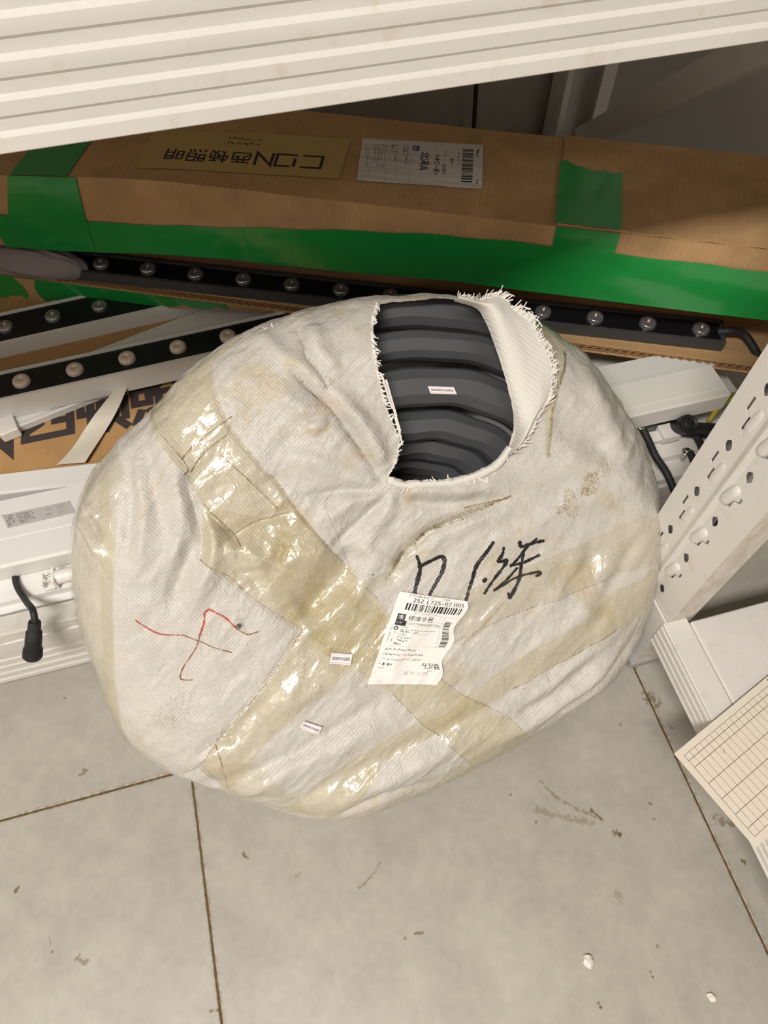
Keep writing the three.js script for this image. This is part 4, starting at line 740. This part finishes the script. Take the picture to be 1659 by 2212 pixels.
M.tapeClear = phys({ color: sr(253, 252, 247), roughness: 0.22, transmission: 1, thickness: 0, bumpMap: crinkle, bumpScale: 0.0006, side: THREE.DoubleSide });
M.tagPaper = std({ color: sr(236, 230, 228), roughness: 0.55 });

const sack = thing('woven_sack', 'round white woven sack bound with yellowed tape, torn open at the top', 'sack', [O.x, 0, O.z]);
{
  const P = (n, g, m, l) => part(n, local(g, sack), m, sack, l);
  P('cloth', cutSkin((U, Q) => -inHole(U, Q), 0), M.cloth);
  const strips = [
    ['330,878 412,800 490,745 540,712 520,735 455,785 474,878 502,930 565,1007 600,1042 645,1105 767,1248 820,1300 947,1462 1001,1502 1052,1527 1114,1563 1157,1592 1045,1661 983,1621 947,1592 915,1567 850,1502 800,1470 654,1366 548,1296 432,1210 440,1100 400,1025', M.tape],
    ['440,1090 560,1120 645,1105 767,1248 700,1262 560,1200 470,1180', M.tapeClear],
    ['654,1366 740,1420 760,1440 700,1500 640,1545 560,1620 492,1706 432,1654 465,1611 498,1568 588,1459', M.tape],
    ['600,1745 690,1690 760,1640 850,1585 960,1540 1040,1480 1120,1420 1250,1340 1330,1275 1412,1225 1402,1310 1330,1360 1250,1410 1110,1490 960,1585 830,1650 700,1766', M.tape],
    ['945,1330 1000,1280 1100,1240 1240,1180 1390,1110 1426,1130 1421,1210 1330,1240 1215,1290 1080,1340 1000,1392 960,1400', M.tapeClear],
    ['1145,692 1180,705 1222,756 1217,800 1198,880 1185,986 1176,986 1178,880 1188,800 1176,752', M.tape],
    ['845,1238 880,1185 930,1142 1010,1100 1105,1066 1110,1076 1015,1112 935,1158 900,1196 866,1262 800,1290 780,1262', M.tapeClear],
    ['196,1010 262,960 268,1010 252,1200 246,1400 262,1560 300,1625 262,1586 205,1450 180,1370 163,1290 160,1200 175,1090', M.tapeClear],
    ['224,1040 246,1030 248,1200 247,1400 266,1560 252,1566 226,1400 222,1200', M.tapeClear],
    ['560,1205 660,1260 790,1290 830,1330 810,1430 720,1440 654,1366 600,1330', M.tapeClear],
    ['430,1662 490,1706 600,1745 700,1766 640,1720 560,1650 500,1640', M.tapeClear],
    ['720,1764 800,1740 900,1690 1010,1640 1100,1590 1160,1585 1050,1646 950,1696 850,1738', M.tapeClear],
  ];
  strips.forEach(([s, m], k) => { const Y = cloth(s); P('tape', cutSkin((U, Q) => Math.min(polyDist(Y, U, Q) + 0.0006 * (fbm(U * 300, Q * 300, 2) - 0.45), -inHole(U, Q)), 0.0005 + 0.00025 * k, true, boxOf(Y, 0.004)), m); });
  // torn layer folded back left of the hole
  const fl = cloth('455,785 560,735 650,690 812,655 806,700 810,760 822,830 835,880 864,950 860,985 836,1036 740,1040 700,1090 767,1248 645,1105 600,1042 565,1007 502,930 474,878');
  P('flap', cutSkin((U, Q) => Math.min(polyDist(fl, U, Q) + 0.0012 * (fbm(U * 200, Q * 200, 2) - 0.45), -inHole(U, Q) + 0.002), (U, Q) => 0.0007 + 0.0012 * smooth(0, 0.02, polyDist(fl, U, Q)), true, boxOf(fl, 0.004)), M.cloth);
  // lining turned outward right of the hole, ruled between the fold and the frayed edge
  const IN = new THREE.CatmullRomCurve3(pairs('980,650 1031,668 1047,692 1071,752 1094,825 1111,892 1114,930 1106,956 1090,980').map(([u, v]) => { const [a, b] = onDisc(u, v, TH - 0.002); return disc(a, b, TH - 0.002); }));
  const OUT = new THREE.CatmullRomCurve3(pairs('988,634 1031,648 1081,640 1114,668 1144,690 1167,735 1190,781 1190,845 1164,892 1131,951 1096,984').map(([u, v]) => { const [a, b] = onDisc(u, v, TH + 0.006); return disc(a, b, TH + 0.006); }));
  const lift = (s, t) => EN.clone().multiplyScalar(0.016 * Math.sin(Math.PI * Math.pow(t, 0.55)) * (0.75 + 0.25 * Math.sin(s * 9)) + 0.002 * (fbm(s * 9, t * 3, 3) - 0.45));
  const fg = new THREE.PlaneGeometry(1, 1, 120, 30), fp = fg.attributes.position, fu = fg.attributes.uv;
  for (let i = 0; i < fp.count; i++) { const s = fu.getX(i), t = fu.getY(i), q = IN.getPoint(s).lerp(OUT.getPoint(s), t).add(lift(s, t)); fp.setXYZ(i, q.x, q.y, q.z); fu.setXY(i, s * 0.24, t * 0.05); }
  fg.computeVertexNormals(); P('turned_lining', fg, M.lining, 'bright woven lining turned outward');
  // rolled lip along the bottom of the hole
  const lip = pairs('838,1034 870,1046 920,1044 975,1042 1030,1026 1072,1004 1102,968').map(([u, v]) => { const [a, b] = onDisc(u, v, TH + 0.001); return disc(a, b, TH + 0.001); });
  const lg = tube(lip, 0.0045, 80, 10), lp = lg.attributes.position; for (let i = 0; i < lp.count; i++) { const n = (fbm(lp.getX(i) * 300, lp.getZ(i) * 300, 2) - 0.45) * 0.003; lp.setXYZ(i, lp.getX(i) + n, lp.getY(i) + n, lp.getZ(i) - n); } lg.computeVertexNormals(); P('rolled_lip', lg, M.lining);
  // frayed ribbons
  const rib = [];
  const ribbon = (p, d, n, len, w, curl) => {
    const side = new THREE.Vector3().crossVectors(d, n).normalize().multiplyScalar(w / 2), K = 4, g = new THREE.PlaneGeometry(1, 1, 1, K), q = g.attributes.position;
    for (let i = 0; i < q.count; i++) { const a = i % 2 ? 1 : -1, t = Math.floor(i / 2) / K, c = p.clone().addScaledVector(d, len * t).addScaledVector(n, curl * len * t * t).addScaledVector(side, a * (1 - 0.3 * t)); q.setXYZ(i, c.x, c.y, c.z); }
    rib.push(g);
  };
  const fringe = (curve, outDir, n, l0, l1, spread) => { for (let k = 0; k < n; k++) { const s = rnd(), p = curve.getPoint(s), tn = curve.getTangent(s), o = outDir(s, p).normalize(), d = o.clone().addScaledVector(tn, rr(-spread, spread)).normalize(); ribbon(p.addScaledVector(o, -0.003).addScaledVector(EN, rr(0.0002, 0.002)), d, EN, rr(l0, l1) * (rnd() < 0.12 ? 1.6 : 1), rr(0.0008, 0.0019), rr(-0.3, 0.35)); } };
  fringe(OUT, (s, p) => p.clone().sub(IN.getPoint(s)), 260, 0.003, 0.010, 0.5);
  for (let k = 0; k < 60; k++) { const s = rr(0.1, 0.95), p = OUT.getPoint(s), tn = OUT.getTangent(s), o = p.clone().sub(IN.getPoint(s)).normalize(); ribbon(p.addScaledVector(o, rr(0.0005, 0.006)).addScaledVector(EN, 0.0015), tn.addScaledVector(o, rr(-0.3, 0.3)).normalize(), EN, rr(0.004, 0.01), rr(0.001, 0.0016), rr(-0.1, 0.2)); }
  const edge = (str) => new THREE.CatmullRomCurve3(cloth(str).map(([U, Q]) => surf(U, Q).addScaledVector(EN, 0.001)));
  const mid = (() => { const [U, Q] = toCloth(960, 860); return surf(U, Q); })();
  const L1 = edge('816,656 806,700 808,745 812,780 824,832 838,880 862,945 858,985 838,1030'); fringe(L1, (s, p) => mid.clone().sub(p), 120, 0.002, 0.008, 0.7);
  const L2 = edge('840,1036 880,1044 930,1040 1000,1034 1060,1008'); fringe(L2, (s, p) => V3(0, -0.5, 0.5).addScaledVector(E1, rr(-1, 1)), 46, 0.004, 0.011, 0.9); fringe(L2, (s, p) => mid.clone().sub(p), 30, 0.002, 0.007, 0.9);
  const L3 = edge('560,716 600,696 650,680'); fringe(L3, () => V3(-0.4, 0.5, -0.6), 26, 0.001, 0.003, 0.6);
  for (const [u, v, du, dv, len] of [[1008, 1036, 4, 40, 0.012], [1022, 1030, -2, 40, 0.014], [1048, 1030, 6, 40, 0.016], [1128, 940, 40, -30, 0.016], [1030, 1032, 30, 12, 0.012], [824, 812, 18, 60, 0.034], [832, 820, 20, 70, 0.038], [845, 870, 12, 40, 0.03], [852, 900, 14, 50, 0.03], [1090, 972, 8, 40, 0.012]]) {
    const a = surf(...toCloth(u, v)).addScaledVector(EN, 0.003), [q, r] = toCloth(u + du, v + dv), b = disc(q, r, TH + 0.004); ribbon(a, b.sub(a).normalize(), EN, len, 0.0022, rr(-0.15, 0.1));
  }
  const fr = P('frayed_edge', mergeGeometries(rib), M.fibre); fr.geometry.computeVertexNormals(); fr.userData.kind = 'stuff';
  // courier label: bilinear patch lying on the cloth
  const patch = (corners, nx, ny, off, wob) => { const c = cloth(corners), g = new THREE.PlaneGeometry(1, 1, nx, ny), p = g.attributes.position, uv = g.attributes.uv; // bl br tr tl
    for (let i = 0; i < p.count; i++) { const s = uv.getX(i), t = uv.getY(i), m = (k) => (c[0][k] * (1 - s) + c[1][k] * s) * (1 - t) + (c[3][k] * (1 - s) + c[2][k] * s) * t, q = surf(m(0) + (wob ? wob(s, t)[0] : 0), m(1) + (wob ? wob(s, t)[1] : 0)).addScaledVector(EN, off + (wob ? wob(s, t)[2] : 0)); p.setXYZ(i, q.x, q.y, q.z); } g.computeVertexNormals(); return g; };
  const courier = canvasTex(720, 1150, (x, w, h) => {
    x.fillStyle = '#f1eeea'; x.fillRect(0, 0, w, h); const K = '#1b1a1c';
    smallPrint(x, 110, 14, 330, 26, 1, '#4d4b4d', 1); smallPrint(x, 470, 14, 110, 26, 1, K, 0.9);
    x.strokeStyle = '#77747a'; x.lineWidth = 2; const line = (a, b, c, d) => { x.beginPath(); x.moveTo(a, b); x.lineTo(c, d); x.stroke(); };
    line(90, 44, w - 40, 44); line(90, 110, w - 40, 110); line(90, 250, w - 40, 250); line(90, 250, 90, 640); line(520, 250, 520, 400); line(560, 250, 560, 660); line(90, 330, 560, 330); line(90, 400, 560, 400); line(90, 500, 560, 500); line(90, 660, w - 60, 660);
    x.fillStyle = K; x.font = 'bold 62px monospace'; x.textBaseline = 'middle'; x.fillText('252', 160, 80); x.fillText('L725-07', 296, 80); x.fillText('H05', 576, 80);
    barcode(x, 110, 122, 560, 88); x.fillStyle = '#6d6a6e'; x.font = '26px monospace'; x.fillText('2577937403891356', 210, 230);
    x.fillStyle = K; x.fillRect(62, 262, 84, 84); x.fillRect(62, 342, 112, 62); x.strokeStyle = '#eee'; glyph(x, '末', 72, 268, 64, 70, 6); smallPrint(x, 70, 358, 96, 26, 1, '#ddd', 1);
    x.strokeStyle = K; x.lineCap = 'round'; glyphs(x, '银滩华邑', 176, 268, 62, 62, 5.2, 1.12); x.fillStyle = K; x.font = '40px sans-serif'; x.fillText('15577938483891356', 178, 370);
    x.lineWidth = 11; x.beginPath(); x.arc(88, 440, 19, 0, 7); x.stroke(); smallPrint(x, 140, 412, 120, 20, 1, '#555', 1); smallPrint(x, 140, 440, 410, 54, 2, '#6d6a6e', 1);
    smallPrint(x, 140, 512, 190, 20, 1, '#777', 1); smallPrint(x, 128, 540, 230, 30, 1, '#6d6a6e', 1); smallPrint(x, 128, 578, 230, 30, 1, '#6d6a6e', 1); smallPrint(x, 110, 618, 160, 30, 1, '#6d6a6e', 1); x.fillStyle = K; x.font = '40px sans-serif'; x.fillText('5', 70, 590);
    barcode(x, 590, 300, 72, 360, true); x.save(); x.translate(36, 330); x.rotate(-Math.PI / 2); smallPrint(x, -300, 0, 330, 20, 1, '#99969a', 1); x.restore();
    for (let r = 0; r < 3; r++) smallPrint(x, 50 - r * 4, 690 + r * 62, 640, 34, 1, '#8c8985', 1); smallPrint(x, 40, 876, 380, 34, 1, '#8c8985', 1); smallPrint(x, 40, 932, 120, 30, 1, '#9a9793', 1);
    x.fillStyle = K; x.fillRect(84, 876, 12, 36); x.fillRect(132, 876, 12, 36); x.strokeStyle = '#8c8985'; glyphs(x, '部华大西', 330, 980, 52, 56, 3, 1.2);
    x.strokeStyle = K; x.lineWidth = 7; const pen = (s) => { x.beginPath(); pairs(s).forEach(([a, b]) => x.lineTo(a, b)); x.stroke(); };
    pen('520,862 506,900 552,892'); pen('544,864 536,936'); pen('566,872 590,866 578,892 594,900 584,928 560,930'); pen('612,872 606,930'); pen('612,872 628,866'); glyph(x, '盘', 626, 860, 66, 84, 6.5);
    x.strokeStyle = '#8c8985'; x.lineWidth = 2; x.beginPath(); x.arc(110, h - 8, 34, 3.3, 6.1); x.stroke(); smallPrint(x, 560, 960, 90, 28, 1, '#8c8985', 1);
  });
  P('shipping_label', patch('793,1476 941,1477 1010,1297 867,1282', 40, 60, 0.0042, (s, t) => [s * 0.0032 * Math.sin(t * 16) * s, 0, 0.0014 * Math.sin(t * 7 + 1) * s * s + 0.0008 * Math.sin(s * 5)]), std({ map: courier, roughness: 0.6, side: THREE.DoubleSide }), 'printed paper courier label');
  const price = canvasTex(384, 180, (x, w, h) => {
    x.fillStyle = '#efe8e9'; x.fillRect(0, 0, w, h); x.strokeStyle = '#c98a9c'; x.lineWidth = 6; x.beginPath(); x.moveTo(8, h - 22); x.lineTo(w - 8, h - 22); x.moveTo(8, 16); x.lineTo(w - 8, 16); x.stroke();
    x.fillStyle = '#4b4853'; x.font = 'bold 74px sans-serif'; x.textBaseline = 'middle'; x.textAlign = 'center'; x.fillText('00001690', w / 2, h / 2);
  });
  const pm = std({ map: price, roughness: 0.5, side: THREE.DoubleSide });
  for (const c of ['711,1433 757,1436 762,1414 717,1411', '647,1568 688,1586 695,1567 656,1555']) P('price_tag', patch(c, 12, 8, 0.0042), pm, 'small pink-edged price sticker');

  // ------------------------------------------------ the hose coiled inside
  const coil = thing('hose_coil', 'coil of thick dark grey hose showing through the torn opening of the white sack', 'hose', [O.x, 0, O.z]);
  M.hose = std({ color: sr(76, 77, 80), roughness: 0.4 });
  const prof = [[-1, -0.62], [-1, 0.3], [-0.9, 0.62], [-0.42, 0.94], [0.36, 1], [0.84, 0.7], [1, 0.3], [1, -0.62], [0.6, -1], [-0.6, -1]];
  const turns = [[676, -0.004, 0.0185], [747, 0.022, 0.0162], [836, 0.036, 0.0215], [917, 0.018, 0.0185], [968, -0.014, 0.0178], [1004, -0.046, 0.0178], [1026, -0.058, 0.012]];
  turns.forEach(([v, w, r]) => {
    const [a, b] = onDisc(935, v, w), inset = rimR(Math.atan2(b, a)) - Math.hypot(a, b), n = 220, m = prof.length, pos = [], idx = [];
    for (let i = 0; i < n; i++) { const th = i / n * 2 * Math.PI, rho = rimR(Math.atan2(Math.sin(th), Math.cos(th))) - inset;
      for (let k = 0; k < m; k++) { const q = disc(Math.cos(th) * (rho - prof[k][0] * r), Math.sin(th) * (rho - prof[k][0] * r), w + prof[k][1] * r); q.y = Math.max(q.y, q.z < -0.455 ? 0.222 : q.z < -0.384 ? 0.185 : 0.004); pos.push(q.x, q.y, q.z); } }
    for (let i = 0; i < n; i++) for (let k = 0; k < m; k++) { const A = i * m + k, B = i * m + (k + 1) % m, C2 = ((i + 1) % n) * m + k, D2 = ((i + 1) % n) * m + (k + 1) % m; idx.push(A, C2, B, B, C2, D2); }
    const g = new THREE.BufferGeometry(); g.setAttribute('position', new THREE.Float32BufferAttribute(pos, 3)); g.setIndex(idx);
    part('turn', local(toCreasedNormals(g.toNonIndexed(), 0.2), coil), M.hose, coil);
  });
  const ct = pairs('930,850 987,852 980,836 924,834').map(([u, v]) => { const ww = 0.036 + 0.0215 * 1.03; const [a, b] = onDisc(u, v, ww); return disc(a, b, ww); });
  part('price_tag', local(quad(...ct), coil), pm, coil, 'small pink-edged price sticker');
}
renderer.render(scene, camera);
